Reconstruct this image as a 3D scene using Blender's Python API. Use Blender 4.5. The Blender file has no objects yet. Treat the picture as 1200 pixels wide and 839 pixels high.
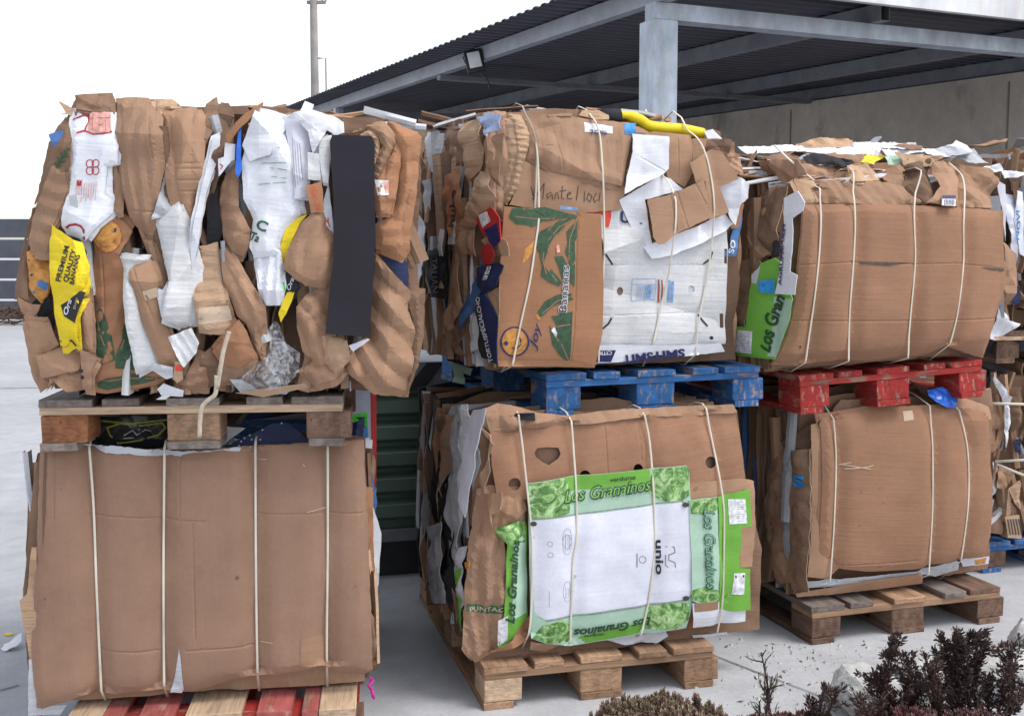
import bpy, bmesh, math, random
import numpy as np
from mathutils import Vector, Matrix, noise
from types import SimpleNamespace
from mathutils.geometry import delaunay_2d_cdt
R = math.radians
rnd = random.Random(7)
scene = bpy.context.scene
COL = scene.collection

# ------------------------------------------------------------------ camera
FPX, CAMH = 1300.0, 1.47
TH = math.atan(125 / FPX)
cam = bpy.data.cameras.new('camera')
cam.sensor_width = 36; cam.lens = 36 * FPX / 1200
cam.clip_start = 0.05; cam.clip_end = 1500
camo = bpy.data.objects.new('camera', cam)
camo.location = (0, 0, CAMH); camo.rotation_euler = (math.pi / 2 - TH, 0, 0)
COL.objects.link(camo); scene.camera = camo

# ------------------------------------------------------------------ light
SUN_EL, SUN_AZ = R(60), R(110)       # azimuth from +Y (view direction), positive = to the right
w = bpy.data.worlds.new('World'); scene.world = w; w.use_nodes = True
nt = w.node_tree
bg = nt.nodes['Background']
sky = nt.nodes.new('ShaderNodeTexSky'); sky.sky_type = 'NISHITA'; sky.sun_disc = False
sky.sun_elevation = SUN_EL; sky.sun_rotation = SUN_AZ
sky.air_density = 1.0; sky.dust_density = 1.5; sky.ozone_density = 1.0
hs = nt.nodes.new('ShaderNodeHueSaturation'); hs.inputs['Saturation'].default_value = 0.33
nt.links.new(sky.outputs[0], hs.inputs['Color']); nt.links.new(hs.outputs[0], bg.inputs[0])
bg.inputs[1].default_value = 0.15
sl = bpy.data.lights.new('sun', 'SUN'); sl.energy = 1.15; sl.angle = R(22); sl.color = (1, .95, .88)
so = bpy.data.objects.new('sun', sl); COL.objects.link(so)
sd = Vector((math.sin(SUN_AZ) * math.cos(SUN_EL), math.cos(SUN_AZ) * math.cos(SUN_EL), math.sin(SUN_EL)))
so.rotation_euler = sd.to_track_quat('Z', 'Y').to_euler()
scene.view_settings.view_transform = 'Standard'; scene.view_settings.look = 'None'
scene.view_settings.exposure = 0.9; scene.view_settings.gamma = 1

# ------------------------------------------------------------------ pixel helpers (photo pixel -> ray)
def ray(px, py):
    x = (px - 600) / FPX; y = -(py - 419.5) / FPX
    c, s = math.cos(TH), math.sin(TH)
    return Vector((x, c + y * s, -s + y * c))
def atZ(px, py, z):
    r = ray(px, py); return Vector((0, 0, CAMH)) + r * ((z - CAMH) / r.z)
def atD(px, py, d):
    r = ray(px, py); return Vector((0, 0, CAMH)) + r * (d / r.y)
RG = dict(A=(0, 90, 4.196), B=(240, 90, 4.196), C=(0, 280, 4.196), D=(240, 280, 4.196), E=(480, 110, 4.415),
          F=(700, 110, 4.415), G=(480, 280, 3.815), H=(680, 280, 3.814), I=(840, 140, 2.797), J=(860, 400, 2.62),
          K=(540, 460, 3.333), L=(540, 620, 3.333), M=(0, 440, 4.196), N=(0, 640, 4.217), O=(220, 440, 4.0),
          P=(220, 640, 4.0), Q=(400, 440, 3.494), R=(480, 440, 2.1), S=(940, 700, 4.615), T=(580, 230, 3.993), Z=(0, 0, 1.0))
def px(s):
    """'A 1,2 3,4 C 5,6' : points traced on enlarged crops of the photo -> photo pixels"""
    out = []; g = RG['Z']
    for t in s.split():
        if t.isalpha(): g = RG[t]
        else:
            a, b = t.split(','); out.append((g[0] + float(a) / g[2], g[1] + float(b) / g[2]))
    return out

# ------------------------------------------------------------------ tags
def tag(o, label=None, cat=None, group=None, kind=None):
    for k, v in (('label', label), ('category', cat), ('group', group), ('kind', kind)):
        if v: o[k] = v
    return o
def empty(name, loc, rz=0, ry=0):
    o = bpy.data.objects.new(name, None); o.location = loc; o.rotation_euler = (0, ry, rz)
    o.empty_display_size = .1; COL.objects.link(o); return o
def mobj(name, verts, faces, mat, parent=None, smooth=False, uvs=None):
    me = bpy.data.meshes.new(name); me.from_pydata([tuple(v) for v in verts], [], faces)
    if smooth: me.polygons.foreach_set('use_smooth', [True] * len(me.polygons))
    if uvs is not None:
        ul = me.uv_layers.new(name='UVMap')
        li = np.zeros(len(me.loops), dtype=np.int32); me.loops.foreach_get('vertex_index', li)
        ul.data.foreach_set('uv', np.asarray(uvs, dtype=np.float32)[li].ravel())
    for m in (mat if isinstance(mat, (list, tuple)) else [mat]): me.materials.append(m)
    me.update()
    o = bpy.data.objects.new(name, me); COL.objects.link(o)
    if parent: o.parent = parent
    return o

# ------------------------------------------------------------------ materials
def nmat(name):
    m = bpy.data.materials.new(name); m.use_nodes = True
    return m, m.node_tree, m.node_tree.nodes['Principled BSDF']
def N(nt, t, **kw):
    n = nt.nodes.new(t)
    for k, v in kw.items():
        if k in n.inputs: n.inputs[k].default_value = v
        else: setattr(n, k, v)
    return n
def rgb(*c):
    return tuple(((x / 255) / 12.92 if x / 255 <= .04045 else ((x / 255 + .055) / 1.055) ** 2.4) for x in c) + (1,)
def mixc(nt, a, b, fac, mode='MIX'):
    n = nt.nodes.new('ShaderNodeMix'); n.data_type = 'RGBA'; n.blend_type = mode
    for i, v in ((6, a), (7, b), (0, fac)):
        if hasattr(v, 'is_output') or isinstance(v, bpy.types.NodeSocket): nt.links.new(v, n.inputs[i])
        else: n.inputs[i].default_value = v
    return n.outputs[2]
def ramp(nt, fac, stops):
    n = nt.nodes.new('ShaderNodeValToRGB'); e = n.color_ramp.elements
    while len(e) < len(stops): e.new(.5)
    for i, (p, c) in enumerate(stops):
        e[i].position = p; e[i].color = c if len(c) == 4 else tuple(c) + (1,)
    nt.links.new(fac, n.inputs[0]); return n.outputs[0]
def g(v): return (v, v, v, 1)

def card_mat(name, col, var=.16, flute=.35, dirt=.35, rough=.82, vert=False, spec=.25, stain=None):
    m, nt, b = nmat(name)
    uv = N(nt, 'ShaderNodeUVMap'); uv.uv_map = 'UVMap'
    oi = nt.nodes.new('ShaderNodeObjectInfo')
    off = nt.nodes.new('ShaderNodeVectorMath'); off.operation = 'ADD'
    cx = nt.nodes.new('ShaderNodeCombineXYZ')
    mul = N(nt, 'ShaderNodeMath', operation='MULTIPLY'); mul.inputs[1].default_value = 37.
    nt.links.new(oi.outputs['Random'], mul.inputs[0]); nt.links.new(mul.outputs[0], cx.inputs[2])
    nt.links.new(uv.outputs[0], off.inputs[0]); nt.links.new(cx.outputs[0], off.inputs[1])
    def noi(sc, det=3, stretch=None, rough=.55):
        src = off.outputs[0]
        if stretch:
            mp = N(nt, 'ShaderNodeMapping'); mp.inputs['Scale'].default_value = stretch
            nt.links.new(src, mp.inputs[0]); src = mp.outputs[0]
        n = N(nt, 'ShaderNodeTexNoise', Scale=sc, Detail=det, Roughness=rough); nt.links.new(src, n.inputs['Vector'])
        return n.outputs[0]
    big = noi(4.0, 3); fine = noi(70, 4, rough=.7)
    st = noi(1.0, 3, (5, 95, 3) if not vert else (95, 5, 3))
    st2 = noi(1.0, 2, (3, 30, 3) if not vert else (30, 3, 3))
    # per-object lightness
    k1 = ramp(nt, oi.outputs['Random'], [(0, g(1 - var)), (1, g(1 + var * .55))])
    c = mixc(nt, col, k1, 1.0, 'MULTIPLY')
    c = mixc(nt, c, ramp(nt, big, [(.3, g(.80)), (.7, g(1.1))]), .75, 'MULTIPLY')
    c = mixc(nt, c, ramp(nt, st2, [(.35, g(.95)), (.65, g(1.03))]), .35, 'MULTIPLY')
    c = mixc(nt, c, ramp(nt, fine, [(.3, g(.86)), (.7, g(1.1))]), .45, 'MULTIPLY')
    if dirt:
        dn = noi(9, 6, rough=.75)
        c = mixc(nt, c, tuple(x * y for x, y in zip(col[:3], (.5, .46, .42))) + (1,), ramp(nt, dn, [(.56, g(0)), (.78, g(dirt))]))
    nt.links.new(c, b.inputs['Base Color'])
    b.inputs['Roughness'].default_value = rough; b.inputs['Specular IOR Level'].default_value = spec
    add = N(nt, 'ShaderNodeMath', operation='MULTIPLY_ADD'); add.inputs[1].default_value = 1.0
    nt.links.new(st, add.inputs[0]); nt.links.new(st2, add.inputs[2])
    a2 = N(nt, 'ShaderNodeMath', operation='MULTIPLY_ADD'); a2.inputs[1].default_value = .8
    nt.links.new(noi(22, 4, rough=.65), a2.inputs[0]); nt.links.new(add.outputs[0], a2.inputs[2])
    bp = N(nt, 'ShaderNodeBump', Strength=flute, Distance=.006 + .008 * flute); nt.links.new(a2.outputs[0], bp.inputs['Height'])
    nt.links.new(bp.outputs[0], b.inputs['Normal'])
    return m

K = (.365, .218, .138, 1)
M = {}
M['kraft'] = card_mat('kraft cardboard', K, flute=.16)
M['kraftv'] = card_mat('kraft cardboard upright flutes', (.37, .225, .145, 1), vert=True, flute=.28)
M['kraftd'] = card_mat('brown weathered cardboard', (.225, .135, .088, 1), var=.35, dirt=.6, flute=.22)
M['krafto'] = card_mat('orange brown cardboard', (.37, .185, .10, 1), var=.1, flute=.14, dirt=.2)
M['kraftl'] = card_mat('pale tan cardboard', (.47, .31, .20, 1), var=.12, flute=.5)
M['kraftbig'] = card_mat('smooth brown cardboard', (.295, .176, .12, 1), var=.02, flute=.12, vert=True, dirt=.3)
M['kraftbig2'] = card_mat('warm brown cardboard', (.315, .168, .102, 1), var=.02, flute=.2, dirt=.2)
M['rim'] = card_mat('corrugated cut edge', (.42, .30, .21, 1), var=.2, flute=.6, dirt=.3)
M['white'] = card_mat('white cardboard', (.72, .73, .78, 1), var=.08, flute=.2, dirt=.25)
M['whitew'] = card_mat('white washboard cardboard', (.66, .66, .67, 1), var=.08, flute=.3, dirt=.3)
M['greyw'] = card_mat('grey white cardboard', (.48, .49, .52, 1), var=.25, flute=.4, dirt=.5)
M['lilac'] = card_mat('lilac board', (.42, .43, .52, 1), var=.03, flute=.1, dirt=.2)
M['black'] = card_mat('black foam board', (.028, .026, .034, 1), var=.02, flute=.05, dirt=0, rough=.9)
M['dark'] = card_mat('dark printed cardboard', (.03, .03, .035, 1), var=.3, flute=.3, dirt=.3)
M['navy'] = card_mat('navy printed cardboard', (.02, .03, .09, 1), var=.3, flute=.2, dirt=.2, rough=.5)
M['blue'] = card_mat('blue printed cardboard', (.09, .2, .45, 1), var=.3, flute=.2, dirt=.3, rough=.6)
M['yellow'] = card_mat('yellow printed cardboard', (.80, .60, .02, 1), var=.05, flute=.3, dirt=.25, rough=.5)
M['green'] = card_mat('bright green printed cardboard', (.17, .42, .06, 1), var=.05, flute=.15, dirt=.15, rough=.5)
M['palegreen'] = card_mat('pale green print', (.42, .60, .47, 1), var=.05, flute=.1, dirt=.1, rough=.5)
M['red'] = card_mat('red printed cardboard', (.45, .03, .03, 1), var=.2, flute=.2, dirt=.2, rough=.5)
M['whiteprint'] = card_mat('glossy white print', (.70, .71, .80, 1), var=.02, flute=.1, dirt=.1, rough=.45)

def flat_mat(name, col, rough=.6, var=.1, sc=30):
    m, nt, b = nmat(name)
    tc = nt.nodes.new('ShaderNodeTexCoord'); n = N(nt, 'ShaderNodeTexNoise', Scale=sc, Detail=4)
    nt.links.new(tc.outputs['Object'], n.inputs['Vector'])
    c = mixc(nt, col, ramp(nt, n.outputs[0], [(.3, g(1 - var * 2)), (.7, g(1 + var))]), 1.0, 'MULTIPLY')
    nt.links.new(c, b.inputs['Base Color']); b.inputs['Roughness'].default_value = rough
    return m
for k, c in dict(i_red=(.45, .02, .03, 1), i_navy=(.015, .02, .12, 1), i_black=(.015, .015, .02, 1), i_green=(.03, .12, .05, 1),
                 i_lime=(.05, .6, .03, 1), i_dkgreen=(.02, .075, .025, 1), i_leaf=(.035, .085, .04, 1), i_stain=(.14, .08, .055, 1), i_leaflime=(.22, .48, .10, 1), i_blue=(.02, .25, .6, 1), i_white=(.75, .75, .78, 1),
                 i_pink=(.75, .38, .32, 1), i_grey=(.25, .25, .28, 1), i_orange=(.55, .25, .05, 1), i_tape=(.50, .38, .28, 1),
                 i_redorange=(.75, .06, .03, 1), i_paleblue=(.2, .35, .6, 1), i_olive=(.22, .22, .03, 1), i_pen=(.06, .045, .04, 1),
                 i_fadedgreen=(.2, .4, .3, 1), i_brownred=(.35, .08, .05, 1)).items():
    M[k] = flat_mat('ink ' + k[2:], c, var=.05 if k in ('i_tape', 'i_stain') else .2, sc=70)

def foliage_print():
    m, nt, b = nmat('printed lettuce picture')
    uv = N(nt, 'ShaderNodeUVMap'); uv.uv_map = 'UVMap'
    n = N(nt, 'ShaderNodeTexNoise', Scale=22, Detail=6, Distortion=2.2, Roughness=.6); nt.links.new(uv.outputs[0], n.inputs['Vector'])
    v = N(nt, 'ShaderNodeTexNoise', Scale=60, Detail=3, Distortion=4.0); nt.links.new(uv.outputs[0], v.inputs['Vector'])
    c = ramp(nt, n.outputs[0], [(.3, (.03, .10, .02)), (.47, (.12, .27, .07)), (.56, (.30, .50, .18)), (.7, (.55, .70, .40))])
    c = mixc(nt, c, ramp(nt, v.outputs[0], [(.35, g(.7)), (.6, g(1.15))]), .8, 'MULTIPLY')
    nt.links.new(c, b.inputs['Base Color']); b.inputs['Roughness'].default_value = .5
    return m
M['lettuce'] = foliage_print()

def wood(name, col, paint=None, chip=.5, dark=.5):
    m, nt, b = nmat(name)
    tc = nt.nodes.new('ShaderNodeTexCoord'); oi = nt.nodes.new('ShaderNodeObjectInfo')
    ad = N(nt, 'ShaderNodeVectorMath', operation='ADD')
    s = N(nt, 'ShaderNodeVectorMath', operation='SCALE'); s.inputs['Scale'].default_value = 1
    cx = nt.nodes.new('ShaderNodeCombineXYZ'); mu = N(nt, 'ShaderNodeMath', operation='MULTIPLY'); mu.inputs[1].default_value = 53
    nt.links.new(oi.outputs['Random'], mu.inputs[0])
    for i in range(3): nt.links.new(mu.outputs[0], cx.inputs[i])
    nt.links.new(tc.outputs['UV'], ad.inputs[0]); nt.links.new(cx.outputs[0], ad.inputs[1])
    def noi(sc, st=(1, 1, 1), det=4, dist=0.):
        mp = N(nt, 'ShaderNodeMapping'); mp.inputs['Scale'].default_value = st; nt.links.new(ad.outputs[0], mp.inputs[0])
        n = N(nt, 'ShaderNodeTexNoise', Scale=sc, Detail=det, Distortion=dist); nt.links.new(mp.outputs[0], n.inputs['Vector']); return n.outputs[0]
    grain = noi(1, (9, 140, 1), 4, .6); big = noi(5, (1, 4, 1)); knot = noi(14, (.6, 1.6, 1), 2)
    c = mixc(nt, col, ramp(nt, oi.outputs['Random'], [(0, g(.68)), (1, g(1.15))]), 1., 'MULTIPLY')
    c = mixc(nt, c, ramp(nt, grain, [(.35, g(.62)), (.6, g(1.1))]), .7, 'MULTIPLY')
    c = mixc(nt, c, ramp(nt, big, [(.35, g(1 - dark)), (.62, g(1.08))]), .8, 'MULTIPLY')
    c = mixc(nt, c, tuple(x * .3 for x in col[:3]) + (1,), ramp(nt, knot, [(.70, g(0)), (.74, g(.8))]))
    if paint:
        pn = noi(11, (1, 2.2, 1), 7, .3)
        p = mixc(nt, paint, ramp(nt, grain, [(.35, g(.75)), (.6, g(1.08))]), .6, 'MULTIPLY')
        p = mixc(nt, p, ramp(nt, big, [(.35, g(.7)), (.65, g(1.15))]), .8, 'MULTIPLY')
        c = mixc(nt, c, p, ramp(nt, pn, [(chip - .22, g(.15)), (chip - .1, g(1))]))
    nt.links.new(c, b.inputs['Base Color']); b.inputs['Roughness'].default_value = .8; b.inputs['Specular IOR Level'].default_value = .25
    bp = N(nt, 'ShaderNodeBump', Strength=.5, Distance=.003); nt.links.new(grain, bp.inputs['Height']); nt.links.new(bp.outputs[0], b.inputs['Normal'])
    return m
M['wood'] = wood('pallet pine', (.40, .245, .15, 1), dark=.4)
M['woodl'] = wood('fresh pine', (.56, .40, .27, 1), dark=.25)
M['woodg'] = wood('weathered grey wood', (.25, .205, .18, 1), dark=.5)
M['wooddk'] = wood('dark old wood', (.20, .12, .085, 1), dark=.5)
M['woodor'] = wood('orange stained wood', (.36, .15, .07, 1), dark=.5)
M['pblue'] = wood('blue painted wood', (.40, .27, .2, 1), (.035, .13, .33, 1), .57)
M['pred'] = wood('red painted wood', (.40, .27, .2, 1), (.36, .035, .03, 1), .56)
M['predf'] = wood('faded red painted wood', (.42, .28, .2, 1), (.38, .10, .09, 1), .56)

M['strap'] = flat_mat('off white strapping', (.66, .61, .51, 1), .5, .14, 6)
M['straptan'] = flat_mat('dirty strapping', (.50, .42, .33, 1), .5, .12, 60)
M['pink'] = flat_mat('magenta ribbon', (.65, .02, .35, 1), .4)

def concrete(name, col, dark, sc=.8, wallmarks=False, bump=.25):
    m, nt, b = nmat(name)
    tc = nt.nodes.new('ShaderNodeTexCoord')
    def noi(s, det=5, st=None, dist=0.):
        mp = N(nt, 'ShaderNodeMapping'); mp.inputs['Scale'].default_value = st or (1, 1, 1); nt.links.new(tc.outputs['Object'], mp.inputs[0])
        n = N(nt, 'ShaderNodeTexNoise', Scale=s, Detail=det, Roughness=.62, Distortion=dist); nt.links.new(mp.outputs[0], n.inputs['Vector']); return n.outputs[0]
    a = noi(sc, 6); f = noi(sc * 14, 5); ff = noi(sc * 110, 3)
    c = mixc(nt, col, dark, ramp(nt, a, [(.38, g(0)), (.66, g(.9))]))
    c = mixc(nt, c, ramp(nt, f, [(.3, g(.82)), (.7, g(1.1))]), .7, 'MULTIPLY')
    c = mixc(nt, c, ramp(nt, ff, [(.3, g(.85)), (.7, g(1.1))]), .6, 'MULTIPLY')
    if wallmarks:
        s1 = noi(.9, 7, (1, 1, .6), 1.2); s2 = noi(2.2, 5, (2.2, 2.2, .35), .5)
        c = mixc(nt, c, (.06, .058, .055, 1), ramp(nt, s1, [(.55, g(0)), (.68, g(.5))]))
        c = mixc(nt, c, (.09, .085, .08, 1), ramp(nt, s2, [(.68, g(0)), (.8, g(.25))]))
    else:
        s1 = noi(2.3, 8, None, .6)
        c = mixc(nt, c, tuple(x * .55 for x in col[:3]) + (1,), ramp(nt, s1, [(.60, g(0)), (.74, g(.4))]))
        sp = noi(55, 2)
        c = mixc(nt, c, tuple(x * .35 for x in col[:3]) + (1,), ramp(nt, sp, [(.74, g(0)), (.77, g(.7))]))
    nt.links.new(c, b.inputs['Base Color']); b.inputs['Roughness'].default_value = .85; b.inputs['Specular IOR Level'].default_value = .3
    bp = N(nt, 'ShaderNodeBump', Strength=bump, Distance=.01); nt.links.new(f, bp.inputs['Height']); nt.links.new(bp.outputs[0], b.inputs['Normal'])
    return m
M['ground'] = concrete('pale concrete paving', (.45, .46, .485, 1), (.36, .365, .385, 1), .6)
M['wall'] = concrete('stained concrete wall', (.60, .53, .46, 1), (.44, .39, .34, 1), .5, True)
M['rock'] = concrete('white plaster rubble', (.55, .55, .54, 1), (.30, .30, .29, 1), 4, bump=.8)

def metal(name, col, rough=.45, met=.6, var=.35, sc=8, st=(1, 1, 1)):
    m, nt, b = nmat(name)
    tc = nt.nodes.new('ShaderNodeTexCoord'); mp = N(nt, 'ShaderNodeMapping'); mp.inputs['Scale'].default_value = st
    nt.links.new(tc.outputs['Object'], mp.inputs[0])
    n = N(nt, 'ShaderNodeTexNoise', Scale=sc, Detail=6, Roughness=.65); nt.links.new(mp.outputs[0], n.inputs['Vector'])
    v = N(nt, 'ShaderNodeTexVoronoi', Scale=sc * 5); nt.links.new(mp.outputs[0], v.inputs['Vector'])
    c = mixc(nt, col, ramp(nt, n.outputs[0], [(.35, g(1 - var)), (.65, g(1.1))]), 1., 'MULTIPLY')
    c = mixc(nt, c, v.outputs['Color'], .05, 'OVERLAY')
    nt.links.new(c, b.inputs['Base Color']); b.inputs['Roughness'].default_value = rough; b.inputs['Metallic'].default_value = met
    return m
M['galv'] = metal('galvanised steel', (.50, .55, .63, 1), .5, .25, .35, 5, (1, 1, .5))
M['galvd'] = metal('dull galvanised purlin', (.20, .21, .235, 1), .55, .2, .25, 4)
M['roof'] = metal('dark roof sheet', (.065, .065, .085, 1), .5, .1, .15, 2)
M['flash'] = metal('light metal flashing', (.74, .74, .76, 1), .5, .1, .25, 3, (1, 1, .3))
M['darkmetal'] = metal('dark painted steel', (.03, .03, .036, 1), .5, .1, .2)
M['fence'] = metal('grey slat fence', (.085, .09, .115, 1), .6, .1, .2, 2)
M['binGreen'] = metal('dark green steel', (.13, .20, .15, 1), .45, .0, .2, 3)
M['pole'] = concrete('weathered pole', (.30, .28, .26, 1), (.22, .2, .19, 1), 2)
M['lampglass'] = metal('floodlight glass', (.75, .76, .8, 1), .2, .0, .05)
def film():
    m, nt, b = nmat('clear plastic film')
    b.inputs['Base Color'].default_value = (.75, .77, .82, 1); b.inputs['Roughness'].default_value = .3
    tr = nt.nodes.new('ShaderNodeBsdfTransparent'); mx = nt.nodes.new('ShaderNodeMixShader')
    tc = nt.nodes.new('ShaderNodeTexCoord'); n = N(nt, 'ShaderNodeTexNoise', Scale=28, Detail=4, Distortion=2.5); nt.links.new(tc.outputs['Object'], n.inputs[0])
    f = ramp(nt, n.outputs[0], [(.45, g(.04)), (.70, g(.30))]); nt.links.new(f, mx.inputs[0])
    nt.links.new(tr.outputs[0], mx.inputs[1]); nt.links.new(b.outputs[0], mx.inputs[2])
    nt.links.new(mx.outputs[0], nt.nodes['Material Output'].inputs[0]); return m
M['film'] = film()
def plastic(name, col, rough=.3):
    m, nt, b = nmat(name); b.inputs['Base Color'].default_value = col; b.inputs['Roughness'].default_value = rough; return m
M['blueplastic'] = plastic('blue plastic bag', (.02, .13, .6, 1))
M['palebag'] = plastic('pale blue plastic bag', (.35, .42, .62, 1))
M['blackbag'] = plastic('black plastic bag', (.012, .014, .016, 1), .25)

# ------------------------------------------------------------------ simple solids
def box_vf(x0, y0, z0, x1, y1, z1, bev=.0, jit=0):
    bm = bmesh.new(); bmesh.ops.create_cube(bm, size=1)
    for v in bm.verts:
        v.co = Vector((x0 + (v.co.x + .5) * (x1 - x0), y0 + (v.co.y + .5) * (y1 - y0), z0 + (v.co.z + .5) * (z1 - z0)))
    if bev: bmesh.ops.bevel(bm, geom=bm.edges[:], offset=bev, segments=2, affect='EDGES', profile=.6)
    if jit:
        for v in bm.verts: v.co += Vector((rnd.uniform(-jit, jit), rnd.uniform(-jit, jit), rnd.uniform(-jit, jit)))
    bm.normal_update(); bm.verts.index_update()
    V = [v.co.copy() for v in bm.verts]; Fs = [[v.index for v in f.verts] for f in bm.faces]; bm.free()
    return V, Fs
def box(name, x0, y0, z0, x1, y1, z1, mat, parent=None, bev=.004, jit=0, axis=None):
    V, Fs = box_vf(x0, y0, z0, x1, y1, z1, bev, jit)
    me = bpy.data.meshes.new(name); me.from_pydata([tuple(v) for v in V], [], Fs)
    ul = me.uv_layers.new(name='UVMap')
    dims = (x1 - x0, y1 - y0, z1 - z0); ax = axis if axis is not None else max(range(3), key=lambda i: dims[i])
    for p in me.polygons:       # u runs along the grain, v across it
        nn = [abs(c) for c in p.normal]; k = nn.index(max(nn))
        ot = [i for i in range(3) if i != k]
        ua = ax if ax in ot else ot[0]; va = [i for i in ot if i != ua][0]
        for li in p.loop_indices:
            co = V[me.loops[li].vertex_index]; s = 1.0 if ax in ot else 6.
            ul.data[li].uv = (co[ua] * s, co[va] + .37 * k)
    for m in (mat if isinstance(mat, (list, tuple)) else [mat]): me.materials.append(m)
    o = bpy.data.objects.new(name, me); COL.objects.link(o)
    if parent: o.parent = parent
    return o
def tube_vf(pts, rad, seg=8, side=None, flat=1.0):
    V = []; Fs = []; n = len(pts)
    for i, p in enumerate(pts):
        t = (pts[min(i + 1, n - 1)] - pts[max(i - 1, 0)])
        t = t.normalized() if t.length > 1e-9 else Vector((0, 0, 1))
        a = side if side is not None else (Vector((0, 0, 1)) if abs(t.z) < .9 else Vector((1, 0, 0)))
        s = (a - t * a.dot(t)).normalized(); q = t.cross(s)
        r = rad[i] if isinstance(rad, (list, tuple)) else rad
        for k in range(seg):
            an = 2 * math.pi * k / seg
            V.append(p + s * (math.cos(an) * r) + q * (math.sin(an) * r * flat))
    for i in range(n - 1):
        for k in range(seg):
            a = i * seg + k; b = i * seg + (k + 1) % seg
            Fs.append((a, b, b + seg, a + seg))
    Fs.append(tuple(range(seg - 1, -1, -1))); Fs.append(tuple((n - 1) * seg + k for k in range(seg)))
    return V, Fs
def spline(pts, n=6):
    """Catmull-Rom through points"""
    P = [pts[0]] + list(pts) + [pts[-1]]; out = []
    for i in range(1, len(P) - 2):
        for k in range(n):
            t = k / n; a, b, c, d = P[i - 1], P[i], P[i + 1], P[i + 2]
            out.append(.5 * ((2 * b) + (c - a) * t + (2 * a - 5 * b + 4 * c - d) * t * t + (3 * b - a - 3 * c + d) * t ** 3))
    out.append(P[-2]); return out

# ------------------------------------------------------------------ polygon sheets
def inside(p, poly):
    c = False; n = len(poly); j = n - 1
    for i in range(n):
        a, b = poly[i], poly[j]
        if (a[1] > p[1]) != (b[1] > p[1]) and p[0] < (b[0] - a[0]) * (p[1] - a[1]) / (b[1] - a[1]) + a[0]: c = not c
        j = i
    return c
def bdist(P, poly):
    P = np.asarray(P); d = np.full(len(P), 1e9)
    for i in range(len(poly)):
        a = np.array(poly[i]); b = np.array(poly[(i + 1) % len(poly)]); ab = b - a
        t = np.clip(((P - a) @ ab) / max(ab @ ab, 1e-12), 0, 1)
        d = np.minimum(d, np.hypot(*(P - (a + t[:, None] * ab)).T))
    return d
def densify(poly, h, tear=0, seed=0):
    out = []
    for i in range(len(poly)):
        a, b = Vector(poly[i]), Vector(poly[(i + 1) % len(poly)]); L = (b - a).length; n = max(1, int(L / h))
        nr = Vector((-(b - a).y, (b - a).x)); nr = nr / (L + 1e-9)
        for k in range(n):
            p = a + (b - a) * k / n
            if tear: p = p + nr * (tear * (noise.noise(Vector((p.x * 45, p.y * 45, seed))) + .5 * noise.noise(Vector((p.x * 130, p.y * 130, seed)))) * (0 if k == 0 else 1))
            out.append((p.x, p.y))
    return out
def tri_mesh(poly, h, holes=(), scores=(), seed=0):
    r = random.Random(seed)
    V = [Vector(p) for p in poly]; n0 = len(V); E = [(i, (i + 1) % n0) for i in range(n0)]
    for hl in holes:
        s = len(V); V += [Vector(p) for p in hl]; E += [(s + i, s + (i + 1) % len(hl)) for i in range(len(hl))]
    xs = [p[0] for p in poly]; ys = [p[1] for p in poly]
    G = []
    j = 0; y = min(ys) + h * .5
    while y < max(ys):
        x = min(xs) + (h * .5 if j % 2 else 0)
        while x < max(xs):
            G.append((x + r.uniform(-.2, .2) * h, y + r.uniform(-.2, .2) * h)); x += h
        y += h * .87; j += 1
    if G and scores:
        GA = np.array(G); ok = np.ones(len(G), bool)
        for a, b in scores:
            a_ = np.array(a); ab = np.array(b) - a_; tt = np.clip(((GA - a_) @ ab) / max(ab @ ab, 1e-12), 0, 1); ok &= np.hypot(*(GA - (a_ + tt[:, None] * ab)).T) > .0075
        G = [p for p, k_ in zip(G, ok) if k_]
    if G:
        d = bdist(G, poly)
        for hl in holes: d = np.minimum(d, bdist(G, hl))
        keep = [p for p, dd in zip(G, d) if dd > h * .35 and inside(p, poly) and not any(inside(p, hl) for hl in holes)]
        V += [Vector(p) for p in keep]
    for a, b in scores:
        a, b = Vector(a), Vector(b); L = (b - a).length; nn = max(2, int(L / h)); nr = Vector((-(b - a).y, (b - a).x)) / (L + 1e-9)
        for k in range(nn + 1):
            p = a + (b - a) * k / nn
            for o in (-.005, 0, .005):
                q = p + nr * o
                if inside(q, poly): V.append(q)
    vo, eo, fo, *_ = delaunay_2d_cdt(V, E, [list(range(n0))], 1, 1e-6)
    P = [(v.x, v.y) for v in vo]; T = []
    for f in fo:
        c = (sum(P[i][0] for i in f) / len(f), sum(P[i][1] for i in f) / len(f))
        if not inside(c, poly): continue
        if any(inside(c, hl) for hl in holes): continue
        T.append(list(f))
    return P, T
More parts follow.
